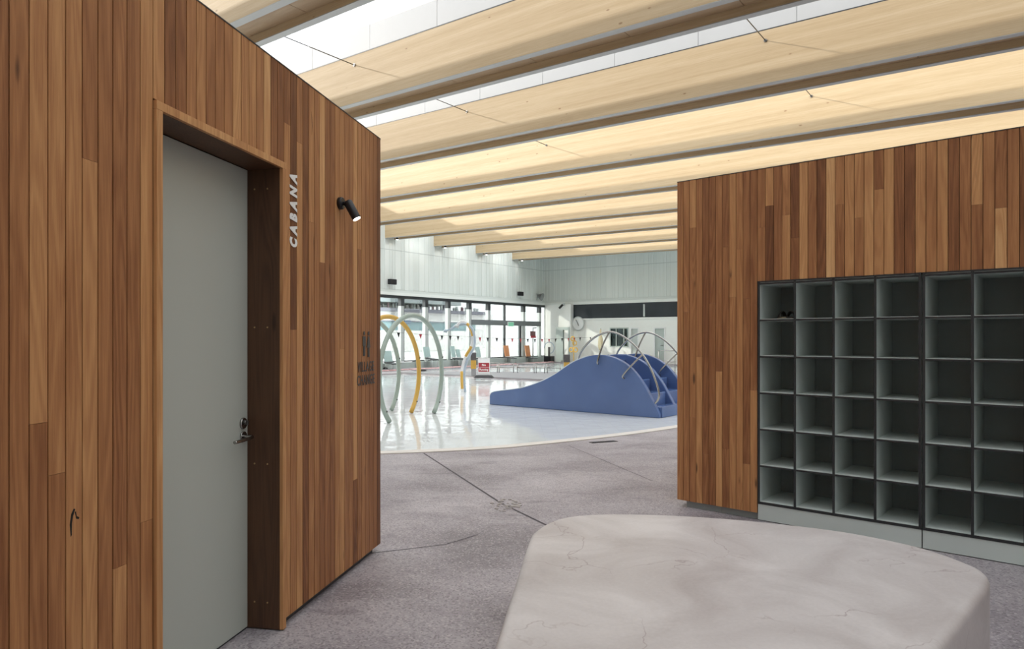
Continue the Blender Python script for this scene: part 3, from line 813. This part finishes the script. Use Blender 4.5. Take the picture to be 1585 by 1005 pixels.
def person_icon(dx, skirt):
    bm = NB()
    prism(bm, [(dx + .014 * math.cos(a), .225 + .014 * math.sin(a)) for a in [k * math.pi / 8 for k in range(16)]], 0, .002)
    if skirt: prism(bm, [(dx - .012, .205), (dx + .012, .205), (dx + .032, .13), (dx - .032, .13)], 0, .002); b0 = .13
    else: prism(bm, [(dx - .024, .205), (dx + .024, .205), (dx + .024, .14), (dx - .024, .14)], 0, .002); b0 = .14
    box(bm, dx - .016, dx - .003, b0 - .065, b0, 0, .002); box(bm, dx + .003, dx + .016, b0 - .065, b0, 0, .002)
    return obj('pictogram', bm, M_sign_d, t, M=T(0, 0, 0))
person_icon(-.035, False); person_icon(.04, True)

# ---- wall spot lamp
zl = 2.315; sl = .674
lp = thing('wall_spotlight', 'black cylindrical wall spotlight angled down on the timber cladding', 'light', LEFT @ T(sl, 0, zl))
bm = NB(); tube(bm, [(0, 0, 0), (0, .022, 0), (0, .026, 0)], [.037, .037, .033], 24); obj('wall_mount', bm, M_black, lp)
bm = NB(); tube(bm, [(0, .02, 0), (-.004, .055, -.002)], .011, 12); tube(bm, [(-.016, .055, -.002), (.016, .055, -.002)], .014, 12); obj('knuckle', bm, M_black, lp)
P0 = Vector((-.006, .050, .012)); dr_ = Vector((-.05, .48, -.88)).normalized()
P1 = P0 + dr_ * .122
bm = NB(); tube(bm, [P0, P0 + dr_ * .006, P1 - dr_ * .004, P1], [.022, .027, .027, .0265], 24); obj('lamp_head', bm, M_black, lp)
bm = NB(); tube(bm, [P1, P1 + dr_ * .0015], .023, 24); obj('lens', bm, M_lamp, lp)
ld = bpy.data.lights.new('lamp_beam', 'SPOT'); ld.energy = 6; ld.spot_size = math.radians(70); ld.spot_blend = .9; ld.color = (1, .95, .88); ld.shadow_soft_size = .02
lo = bpy.data.objects.new('lamp_beam', ld); COL.objects.link(lo); lo.parent = lp; lo.location = P1 + dr_ * .01; lo.rotation_euler = dr_.to_track_quat('-Z', 'Y').to_euler()

# ================================================================== RIGHT TIMBER WALL WITH CUBBIES
HR = 2.872
C0 = 0.7232; CPT = 0.2935; NC = 4; ZC0, ZC1 = 0.141, 1.946; RP = (ZC1 - ZC0) / 6
CEND = C0 + CPT * 8
rg = random.Random(23)
wr = thing('wall_right', None, None, RIGHT, kind='structure')
bm = NB(); ly = bm.faces.layers.float.new('rnd')
PR = 0.0595
nA = round(C0 / PR)
boards(bm, ly, 0, C0 - .004, 0, BT, .059, HR, (C0 - .004) / nA, .004, [], rg, .9, 2.6)
boards(bm, ly, C0 - .004, CEND + .012, 0, BT, ZC1 + .01, HR, .0668, .004, [], rg, .5, 1.6)
boards(bm, ly, CEND + .012, 8.0, 0, BT, .059, HR, .0668, .004, [], rg, .9, 2.6)
obj('cladding', bm, M_wood, wr)
bm = NB(); ly = bm.faces.layers.float.new('rnd'); y = BT
while y < 2.0:
    box(bm, 0.0, BT, y + .003, y + PR, .059, HR, ly, rg.random() * .6); y += PR
obj('end_cladding', bm, M_wood, wr)
bm = NB(); box(bm, BT, C0 - .004, BT + .001, .06, .07, HR - .005); box(bm, C0 - .004, CEND + .012, BT + .001, .06, ZC1 + .012, HR - .005)
box(bm, CEND + .012, 8, BT + .001, .06, .07, HR - .005); box(bm, BT + .001, C0 - .006, .06, 2.0, .07, HR - .006); box(bm, C0, 8, .62, 2.0, .0, HR - .006); box(bm, C0 - .006, CEND + .02, .06, .62, ZC1 + .02, HR - .006); box(bm, CEND + .02, 8, .06, .62, .0, HR - .006)
obj('backing', bm, M_dark, wr)
bm = NB(); box(bm, 0, 8, -.002, 2.0, HR, HR + .006); obj('top_flashing', bm, M_frame, wr)
bm = NB(); box(bm, .075, .40, .035, .12, 0, .066); box(bm, .402, C0 - .002, .035, .12, 0, .066); obj('plinth', bm, plain('slate tile plinth', (0.30, 0.33, 0.325), 0.5, noise=.1), wr)

PT = .018; CD = .48
def unit(i0, label, ncols=4):
    x0 = C0 + i0 * CPT + (.0 if i0 == 0 else .003)
    W_ = ncols * CPT - .003
    o = thing('cubby_unit', label, 'shelving', RIGHT @ T(x0, 0, 0), 'open cubby units in the timber wall')
    mats = [M_cub, M_edge]
    for c_ in range(ncols + 1):
        cx = c_ * (W_ - PT) / ncols
        bm = NB(); box(bm, cx, cx + PT, .001, CD, ZC0, ZC1)
        d = obj('divider', bm, mats, o)
        bm = NB(); box(bm, cx, cx + PT, -.002, .001, ZC0, ZC1); obj('edge_band', bm, M_edge, d)
    for r_ in range(7):
        z = ZC0 + r_ * (ZC1 - ZC0 - PT) / 6
        for c_ in range(ncols):
            pass
        bm = NB()
        for c_ in range(ncols):
            cx = c_ * (W_ - PT) / ncols
            box(bm, cx + PT, cx + (W_ - PT) / ncols, .004, CD, z, z + PT)
        s_ = obj('shelf', bm, mats, o)
        bm = NB(); box(bm, 0, W_, .0005, .004, z, z + PT - .004); obj('edge_band', bm, M_edge, s_)
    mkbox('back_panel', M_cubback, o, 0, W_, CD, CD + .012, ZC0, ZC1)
    mkbox('toe_kick', M_cub, o, .001, W_, .004, .02, 0.006, ZC0 - .006)
    bm = NB(); box(bm, 0, W_, -.004, .02, ZC1, ZC1 + .012); obj('top_strip', bm, M_edge, o)
    mkbox('bottom_strip', M_edge, o, 0, W_, 0, .02, ZC0 - .006, ZC0); mkbox('floor_strip', M_edge, o, 0, W_, .012, .03, 0, .006)
    return o
unit(0, 'left open cubby unit of grey green cells with black edges, beside the timber cladding')
unit(4, 'right open cubby unit of grey green cells, cut by the photo edge')

# small dark sandals in the top left cell
sx_ = C0 + .10
sh = thing('sandals', 'small pair of dark sandals left in the top left cubby', 'shoes', RIGHT @ T(C0 + .17, .16, ZC1 - RP - .001 + .0))
zt = ZC1 - PT - (ZC1 - ZC0 - PT) / 6 + PT - (ZC1 - RP - .001) + .0
for i, (dx, dy, rz, tilt) in enumerate(((-.03, 0, .5, 0), (.045, .0, .2, .0))):
    M_ = T(dx, dy, zt + .002) @ Matrix.Rotation(rz, 4, 'Z')
    bm = NB()
    out = [(-.026, -.07), (-.018, -.085), (.018, -.085), (.028, -.06), (.022, 0), (.030, .05), (.020, .085), (-.012, .088), (-.028, .05), (-.022, 0)]
    prism(bm, out, 0, .014); so = obj('sole', bm, M_tan if i == 0 else M_brown, sh, M=M_, bevel=.003)
    bm = NB(); ring = []
    for yy in (-.06, -.02, .03, .055):
        ring.append([bm.verts.new((.028 * math.cos(a), yy, .012 + (.050 if yy < 0 else .034) * math.sin(a))) for a in [math.pi * k / 10 for k in range(11)]])
    for a_, b_ in zip(ring, ring[1:]):
        for k in range(10): bm.faces.new((a_[k], a_[k + 1], b_[k + 1], b_[k]))
    st = obj('upper', bm, M_brown, sh, M=M_, smooth=True)
    sm = st.modifiers.new('solid', 'SOLIDIFY'); sm.thickness = .004

# ================================================================== CONCRETE BENCH
BZ = 0.45
def bt(px, py): p = fl(px, py, BZ); return (p.x, p.y)
ol = [(-.155, 1.6), bt(762, 1005), bt(792, 914), bt(819, 833), bt(828, 820), bt(846, 808.5), bt(870, 800.5), bt(905, 796), bt(960, 794.5), bt(1060, 797.5), bt(1172, 806), bt(1300, 821),
      bt(1400, 840), bt(1455, 855), bt(1497, 870), bt(1521, 881), bt(1532, 893), bt(1527, 907), bt(1505, 938), bt(1455, 1005), (1.13, 1.98), (.86, 1.64), (.55, 1.38), (.2, 1.27), (-.08, 1.36)]
olc = [p for p in cr([(*p, 0) for p in ol], 6, closed=True)]
bm = NB(); n = len(olc)
prof = [(0.035, 0.0), (0.012, 0.03), (0.0, 0.06), (0, .40)] + [(.035 * (1 - math.cos(a)), .415 + .035 * math.sin(a)) for a in [math.pi / 2 * k / 6 for k in range(7)]]
nrm = []
for i in range(n):
    t_ = (olc[(i + 1) % n] - olc[i - 1]).normalized(); nrm.append(Vector((-t_.y, t_.x, 0)))
ctr = sum(olc, Vector()) / n
sg = 1 if (ctr - olc[0]).dot(nrm[0]) > 0 else -1
rings = [[bm.verts.new(olc[i] + nrm[i] * sg * d + Vector((0, 0, z - 0))) for i in range(n)] for d, z in prof]
for a_, b_ in zip(rings, rings[1:]):
    for i in range(n): bm.faces.new((a_[i], a_[(i + 1) % n], b_[(i + 1) % n], b_[i])).smooth = True
bm.faces.new(rings[-1])
bo = obj('concrete_bench', bm, M_bench)
tag(bo, 'large rounded pinkish grey concrete bench block in the foreground', 'bench')

# ================================================================== SPLASH POOL PLAY EQUIPMENT
WZ = -0.035
def arc_hoop(foot, dirv, R, zc_, mat, label, r=.045):
    d = Vector((*dirv, 0)).normalized()
    half = math.sqrt(R * R - (zc_) ** 2)
    c_ = Vector((foot[0], foot[1], 0)) - d * half
    o = thing('water_hoop', label, 'water hoop', T(c_.x, c_.y, WZ), 'tall water play hoops')
    a0 = math.asin(-(zc_ + .01) / R)
    pts = [d * (R * math.cos(a)) + Vector((0, 0, zc_ - WZ + R * math.sin(a))) for a in [a0 + (math.pi - 2 * a0) * k / 48 for k in range(49)]]
    bm = NB(); tube(bm, pts, r, 16); obj('hoop_tube', bm, mat, o)
    for a in (a0 + .22, .28, math.pi - a0 - .22):
        p = d * (R * math.cos(a)) + Vector((0, 0, zc_ - WZ + R * math.sin(a)))
        bm = NB(); s = Vector((d.y, -d.x, 0)); tube(bm, [p + s * (r - .005), p + s * (r + .012)], .016, 10); obj('nozzle', bm, M_dsteel, o)
HD = (.387, .92)
arc_hoop((-1.56, 13.8), HD, 1.13, .78, M_sage, 'sage green water hoop nearest the blue slide')
arc_hoop((-2.03, 13.9), HD, 1.13, .76, M_yel, 'yellow water hoop between the two sage hoops')
arc_hoop((-2.5, 14.3), HD, 1.13, .74, M_sage, 'sage green water hoop mostly hidden by the cabana wall')

# ---- blue slide
A = Vector((-.52, 15.7, 0)); B = Vector((2.775, 13.0, 0))
ld_ = (B - A).normalized(); SLF = Matrix(((ld_.x, -ld_.y, 0, A.x), (ld_.y, ld_.x, 0, A.y), (0, 0, 1, WZ), (0, 0, 0, 1)))
def sp(px, py):
    q = (px - 792.5) / 1066.0
    s = (A.x - q * A.y) / (q * ld_.y - ld_.x); P = A + ld_ * s
    return (s, EYE + (522 - py) * P.y / 1066.0 - WZ)
prof_px = [(757.5, 612), (762, 607.5), (775, 605), (800, 602), (820, 597), (842, 588.5), (860, 578.5), (875, 568), (888, 560), (902, 554), (915, 550.5), (928, 549.5), (942, 551), (956, 556), (970, 564.5), (984, 578), (998, 598), (1008, 617), (1016, 633), (1019.5, 641)]
top = [sp(*p) for p in prof_px]
top_s = [(p.x, p.y) for p in cr([(*p, 0) for p in top], 4)]
L_ = top[-1][0]
outline = [(top[0][0], 0.0)] + top_s + [(L_ + .01, 0.0)]
sl_ = thing('play_slide', 'blue moulded double water slide with steps in the splash pool', 'slide', SLF)
OFF = (0.0, .75, 1.50)
PTH = .10
for k_, of in enumerate(OFF):
    bm = NB(); prism(bm, outline, of, of + PTH, axis='y'); obj('side_panel', bm, M_blue, sl_, bevel=.025, seg=3)
def zt_(s):
    for a_, b_ in zip(top_s, top_s[1:]):
        if a_[0] <= s <= b_[0]: return a_[1] + (b_[1] - a_[1]) * (s - a_[0]) / max(1e-6, b_[0] - a_[0])
    return 0
sap = max(top_s, key=lambda p: p[1])[0]
for of in OFF[:2]:
    # chute
    ss = [top_s[0][0] + .05 + (sap - top_s[0][0] + .12) * k / 40 for k in range(41)]
    pol = [(s, max(.05, zt_(s) - .10)) for s in ss]
    bm = NB(); prism(bm, [(ss[0], 0)] + pol + [(ss[-1], 0)], of + PTH, of + .75, axis='y'); obj('chute', bm, M_blue, sl_)
    # steps down towards the right
    for a, b_, zz in ((sap + .12, 3.32, .90), (3.32, 3.68, .69), (3.68, 4.02, .45), (4.02, 4.28, .21)):
        bm = NB(); box(bm, a, b_, of + PTH, of + .75, 0, zz); obj('step', bm, M_blue, sl_, bevel=.015)
# thin pale lip on the chute edge
for of in OFF:
    bm = NB(); tube(bm, [(s, of + .012, z + .004) for s, z in top_s[2:40]], .011, 6); obj('lip', bm, plain('pale slide lip', (0.60, 0.66, 0.72), 0.3) if of == 0 else M_blue2, sl_)
arch = [sp(891, 561), sp(897, 545), sp(909, 530), sp(924, 519), sp(941, 514), sp(957, 518), sp(975, 530), sp(991, 547), sp(1004, 568), sp(1014, 593), sp(1018, 610), sp(1016, 620), sp(1010, 627)]
for k_, of in enumerate((0.05, 1.55)):
    bm = NB(); tube(bm, cr([(s, of, z) for s, z in arch], 6), .021, 12)
    b1, b2, b3 = sp(941, 514), sp(932, 536), sp(927, 561)
    tube(bm, cr([(b1[0], of, b1[1]), (b2[0], of - .04, b2[1]), (b3[0] - .0, of - .10, b3[1] + .02), (b3[0], of - .07, b3[1] - .04)], 6), .017, 10)
    c1, c2, c3 = sp(993, 549), sp(980, 564), sp(967, 583)
    tube(bm, cr([(c1[0], of, c1[1]), (c2[0], of - .06, c2[1]), (c3[0], of - .12, c3[1] + .02), (c3[0], of - .07, c3[1] - .04)], 6), .017, 10)
    tag(obj('grab_rail', bm, M_steel, sl_), 'arched stainless steel grab rail with branches')

# ---- twisting water spout
base = fl(716, 606)
ws = thing('water_spout', 'twisting pale blue and yellow water play post with two spray heads', 'water toy', T(base.x, base.y, WZ))
def wp(px, py, dy=0.0):
    Y = base.y + dy; return Vector(((px - 792.5) / 1066 * Y - base.x, dy, EYE + (522 - py) * Y / 1066 - WZ))
pA = [wp(716, 607), wp(715, 590), wp(715.5, 570), wp(721, 552), wp(729, 538), wp(732, 524), wp(729, 510), wp(722, 500), wp(714, 498), wp(708, 503)]
pB = [wp(720, 607, .12), wp(718.5, 590, .12), wp(719.5, 570, .08), wp(726, 552, -.03), wp(733.5, 538, -.09), wp(734.5, 522, -.09), wp(730, 508, -.05), wp(720, 502.5, .05), wp(708, 503, .1), wp(701, 508, .1)]
sA = cr(pA, 8); sB = cr(pB, 8)
bm = NB(); tube(bm, sA, .035, 12); obj('pale_tube', bm, M_whitep, ws)
bm = NB(); tube(bm, sB, .035, 12); obj('blue_tube', bm, M_paleblue, ws)
for a_, b_ in ((3, 15), (24, 34), (42, 56)):
    bm = NB(); tube(bm, [p + Vector((-.004, -.006, 0)) for p in sA[a_:b_]], .040, 12); obj('yellow_sleeve', bm, M_yel, ws)
bm = NB(); tube(bm, [wp(708, 503), wp(706, 507)], [.05, .075], 14); obj('spray_head', bm, M_alu, ws)
bm = NB(); tube(bm, [wp(701, 508, .1), wp(690, 512.5, .1)], .028, 10); tube(bm, [wp(690, 510, .1), wp(689, 515, .1)], [.04, .06], 12); obj('spray_head', bm, M_paleblue, ws)

# ---- signs beside the pool
p = fl(749, 586)
sg_ = thing('no_running_sign', 'red NO RUNNING floor sign on a black rubber base beside the splash pool', 'sign', frame(p.x, p.y, 1, -.15, .02))
bm = NB(); box(bm, -.35, .35, -.22, .22, 0, .03); bmesh.ops.scale(bm, vec=(.75, .6, 1), verts=[v for v in bm.verts if v.co.z > .02]); 
for v in bm.verts:
    if v.co.z > .02: v.co.z = .10
obj('rubber_base', bm, M_black, sg_, bevel=.01)
bm = NB(); box(bm, -.21, .21, -.012, .012, .22, .545); obj('sign_board', bm, M_red, sg_)
bm = NB(); box(bm, -.215, -.2, -.016, .016, .09, .72); box(bm, .2, .215, -.016, .016, .09, .72); box(bm, -.2, .2, -.016, .016, .55, .72); box(bm, -.2, .2, -.014, .014, .09, .22); box(bm, -.21, .21, -.014, .014, .375, .385); obj('sign_frame', bm, M_whitep, sg_)
R90 = Matrix.Rotation(math.pi / 2, 4, 'X')
text_mesh('lettering', 'No', .11, M_sign_w, T(0, -.016, .465) @ R90, bold=.003, parent=sg_)
text_mesh('lettering', 'Running', .105, M_sign_w, T(0, -.016, .30) @ R90, bold=.003, parent=sg_, sx=.95)
p = fl(733, 583)
ps = thing('poster_stand', 'slim stand with dark photo panel above an amber poster, left of the red sign', 'sign', frame(p.x, p.y, 1, -.1, .02))
hh = lambda py: EYE + (522 - py) * p.y / 1066 - .02
mkbox('stand', M_grey, ps, -.09, .09, -.03, .03, 0, hh(571)); mkbox('amber_panel', M_ylab, ps, -.10, .10, -.035, .02, hh(571), hh(558))
mkbox('photo_panel', plain('dark photo print', (0.09, 0.085, 0.09), .4, noise=.8, nscale=14), ps, -.10, .10, -.035, .02, hh(558), hh(546)); mkbox('top_cap', M_whitep, ps, -.11, .11, -.035, .02, hh(546), hh(544.5))
p = fl(877, 586)
ps = thing('poster_stand', 'dark photo panel on a stand just behind the left shoulder of the slide', 'sign', frame(p.x, p.y, 1, .1, .02))
mkbox('stand', M_ylab, ps, -.10, .10, -.03, .03, 0, hh(561)); mkbox('photo_panel', bpy.data.materials['dark photo print'], ps, -.12, .12, -.035, .02, hh(561), hh(549))
# small black rubber mats/buckets left
for (px_, py_, w_, lb) in ((654.5, 575.5, .16, 'dark rubber base on the pool edge between yellow and sage hoops'), (596.5, 571.5, .12, 'dark rubber base on the pool edge beside the cabana wall')):
    p = fl(px_, py_); bm = NB(); tube(bm, [(0, 0, 0), (0, 0, .05), (0, 0, .09)], [w_, w_ * .9, w_ * .4], 18)
    tag(obj('rubber_base', bm, M_black, M=T(p.x, p.y, .0205 if px_ > 620 else 0)), lb, 'sign base')

# ---- lane ropes, handrails, flags, chairs of the lap pool
for i, x in enumerate((-22.3,)):
    bm = NB(); y = 17.5
    while y < 34.3:
        tube(bm, [(x, y, 0), (x, y + .55, 0)], .028, 8); y += .6
    o = obj('lane_rope', bm, M_rope, M=HALL @ T(0, 0, .035))
    tag(o, 'red and white float rope lying below the window ledge', 'lane rope')
rb = [((745, 577.5), (771, 577.5)), ((771.5, 577.8), (796, 578)), ((800, 578), (828, 578.5)), ((829, 578.5), (844, 578.8)), ((846, 578.5), (868, 579)), ((1018, 581), (1046, 582))]
rl = ['leftmost, beside the red sign', 'second from the red sign', 'third from the red sign', 'fourth from the red sign', 'fifth, ending behind the slide', 'right of the slide arch']
for (a_, b_), l_ in zip(rb, rl):
    pa, pb = fl(*a_), fl(*b_); d_ = (pb - pa); n_ = d_.length; d_.normalize()
    o = thing('hand_rail', 'low silver handrail frame at the lap pool edge, %s' % l_, 'handrail', frame(pa.x, pa.y, d_.x, d_.y, .0205), 'low handrails along the lap pool')
    h_ = .39 if l_ != rl[5] else .95
    for x in (.03, n_ - .03):
        bm = NB(); tube(bm, [(x, 0, 0), (x, 0, h_)], .018, 8); obj('post', bm, M_steel, o)
    for z in (h_, h_ * .55):
        bm = NB(); tube(bm, [(0, 0, z), (n_, 0, z)], .018, 8); obj('rail', bm, M_steel, o)
# backstroke flags
fx = [617, 651, 684, 697, 709, 743, 755, 769, 781, 793, 806, 817, 828, 839, 850, 860, 870, 880, 889, 898, 914, 923, 941, 950, 960]
fy = [515, 517.5, 519.5, 520, 520.5, 522.5, 523, 523.5, 524.3, 524.3, 524.5, 524.7, 525, 525, 525, 524.5, 524, 523.5, 523, 522.5, 522.2, 521.5, 521, 520.5, 520]
def fpt(px_, py_, u=20.5):
    v = uwall(px_, u); P = u * U + v * V
    return Vector((-u, v, EYE + (522 - py_) * P.y / 1066))
bun = thing('bunting', 'string of small dark and red triangular flags across the lap pool', 'bunting', HALL)
pts = [fpt(596, 514)] + [fpt(a, b) for a, b in zip(fx, fy)]
bm = NB(); tube(bm, pts, .006, 5); obj('cord', bm, M_dsteel, bun)
for i, p_ in enumerate(pts[1:]):
    bm = NB(); h_ = .21
    for (a, b, c, d) in ((0, 0, 0, 0),):
        prism(bm, [(p_.y - .09, p_.z), (p_.y + .09, p_.z), (p_.y, p_.z - h_)], p_.x - .003, p_.x + .003, axis='x')
    obj('flag', bm, M_red if i % 4 == 1 or i % 4 == 2 and i > 8 else M_black, bun)
# chairs on the ledge along the windows
def chair(px_, mat, label, w_=.34, py0=553, py1=537, back=.5):
    y = uwall(px_, 23.6); o = thing('pool_chair', label, 'chair', HALL @ T(-23.6, y, .0), 'fabric backed chairs by the windows')
    zt0, zt1 = zat(px_, py0, u=23.6), zat(px_, py1, u=23.6)
    bm = NB()
    prism(bm, [(-.05, zt0), (.0, zt0), (-.12, zt1), (-.17, zt1)], -w_ / 2, w_ / 2, axis='y')
    obj('backrest', bm, mat, o, bevel=.01)
    bm = NB(); prism(bm, [(-.05, zt0 - .02), (.50, zt0 - .10), (.50, zt0 - .13), (-.05, zt0 - .06)], -w_ / 2, w_ / 2, axis='y'); obj('seat', bm, M_black, o)
    for sy in (-1, 1):
        for sx2 in (.03, .45):
            bm = NB(); tube(bm, [(sx2, sy * (w_ / 2 - .03), 0), (sx2, sy * (w_ / 2 - .03), zt0 - .10)], .016, 6); obj('leg', bm, M_alu, o)
chair(662.5, M_teal, 'teal backed chair by the window behind the sage hoop', .42)
chair(703, M_teal, 'taller left chair of the teal pair behind the water spout', .30, py1=536)
chair(711, M_teal, 'shorter right chair of the teal pair behind the water spout', .30, py1=541)
chair(741.5, M_teal, 'teal backed chair by the window just above the red sign', .36)
chair(786, M_orange, 'orange backed chair by the glass entrance, left one', .42, py0=552, py1=535)
chair(818.5, M_orange, 'orange backed chair by the glass entrance, right one', .45, py0=552, py1=535)
chair(602, M_teal, 'pale teal chair seen inside the hoops', .5, py0=560, py1=543)
# red life buoy board by the entrance and yellow floats
y = uwall(825, 23.5)
o = thing('rescue_board', 'small red and dark rescue board on a post right of the orange chairs', 'rescue board', HALL @ T(-23.5, y, 0))
bm = NB(); tube(bm, [(0, 0, 0), (0, 0, 2.05)], .03, 8); tube(bm, [(0, 0, 2.05), (0, .35, 2.05)], .03, 8); obj('post', bm, M_alu, o)
mkbox('board', M_red, o, .03, .06, -.28, .22, 1.45, 1.58); mkbox('upper_board', plain('maroon print', (0.16, 0.07, 0.07), .5, noise=.5, nscale=12), o, .03, .06, -.34, .18, 1.58, 1.85)
o = thing('umbrella_stand', 'folded cream umbrella on a slim pole before the far windows', 'umbrella', HALL @ T(UF(949), YF - 1.5, 0))
bm = NB(); tube(bm, [(0, 0, 0), (0, 0, 2.0)], .02, 8); obj('pole', bm, M_alu, o)
bm = NB(); tube(bm, [(0, 0, .75), (0, 0, 1.0), (0, 0, 1.4), (0, 0, 1.95)], [.09, .15, .12, .03], 12); obj('folded_canopy', bm, plain('cream canvas', (0.70, 0.60, 0.40), .7), o)
o = thing('yellow_float_rack', 'rack of yellow floats by the far wall left of the slide rail', 'float rack', HALL @ T(UF(904), YF - 1.2, 0))
bm = NB(); tube(bm, [(0, 0, 0), (0, 0, 1.5)], .03, 8); obj('pole', bm, M_yel, o)
for i, (dx, z) in enumerate(((.15, .75), (-.15, .75), (.08, 1.15), (-.05, 1.4))):
    bm = NB(); tube(bm, [(dx + .13 * math.cos(a), -.02, z + .13 * math.sin(a)) for a in [k * math.pi / 6 for k in range(12)]], .035, 8, closed=True); obj('float_ring', bm, M_yel, o)
o = thing('pool_hoist', 'small pale wheeled pool hoist on the ledge in the corner', 'hoist', HALL @ T(-23.0, uwall(850, 23.0), .0))
bm = NB(); tube(bm, [(.45 * math.cos(a) * .8, 0.0, .85 + .35 * math.sin(a)) for a in [k * math.pi / 10 for k in range(-4, 11)]], .03, 8); obj('arm', bm, M_paleblue, o)
mkbox('base', M_black, o, -.25, .25, -.2, .2, 0, .35); mkbox('column', M_dsteel, o, -.05, .05, -.05, .05, .35, .9)

# ================================================================== OUTSIDE, BEYOND THE WINDOWS
def out_slab(name, x0, x1, y0, y1, z0, z1, mat): return mkbox(name, mat, None, x0, x1, y0, y1, z0, z1, M=HALL)
g = out_slab('terrace', XW - 120, XW - .35, -60, 140, -.4, -.02, M_outw); tag(g, kind='structure')
bd = thing('pavilion', 'pale pavilion with dusky red roof band seen through the upper windows', 'building', HALL @ T(-60, 60, 0))
y0_, y1_ = -30, 9
mkbox('wall', M_outw, bd, -8, -.4, y0_, y1_ + 8, 0, 4.7)
mkbox('deck_slab', M_outgrey, bd, -8, .5, y0_, y1_ + 6, 4.55, 4.95)
mkbox('back_wall', M_outw, bd, -6, -5.8, y0_, y1_, 4.95, 5.7)
mkbox('fascia', plain('pale fascia', (0.30, 0.34, 0.35), .6), bd, -8, .6, y0_, y1_, 5.62, 6.08)
mkbox('roof_band', M_outred, bd, -7, .2, y0_ + 22, y1_, 6.08, 7.6)
rg = random.Random(3); y = y0_
while y < y1_ + 5:
    bm = NB(); w_ = rg.uniform(.08, .35); z1 = rg.uniform(5.35, 5.62)
    box(bm, -.2, .0, y, y + w_, 4.95, z1); obj('post', bm, rg.choice((M_outred, M_ltgrey, M_dsteel, M_sage, M_outgrey)), bd)
    y += w_ + rg.uniform(.2, .8)
    if y > y1_ + 4.6: break
wl2 = thing('water_slide', 'pale aqua outdoor pool structure seen through the middle of the windows', 'pool structure', HALL @ T(-52, 52, 0))
mkbox('aqua_wall', M_outteal, wl2, -1, 0, -26, 11, 2.2, 3.1); mkbox('white_base', M_outw, wl2, -1, .2, -26, 12, 0, 2.2); mkbox('grey_cap', M_outgrey, wl2, -1, .3, -26, 11, 3.1, 3.2)
mkbox('blue_panel', plain('slate blue panel', (0.12, 0.18, 0.28), .4), wl2, 0, .35, -1.5, -.1, 2.85, 3.25)
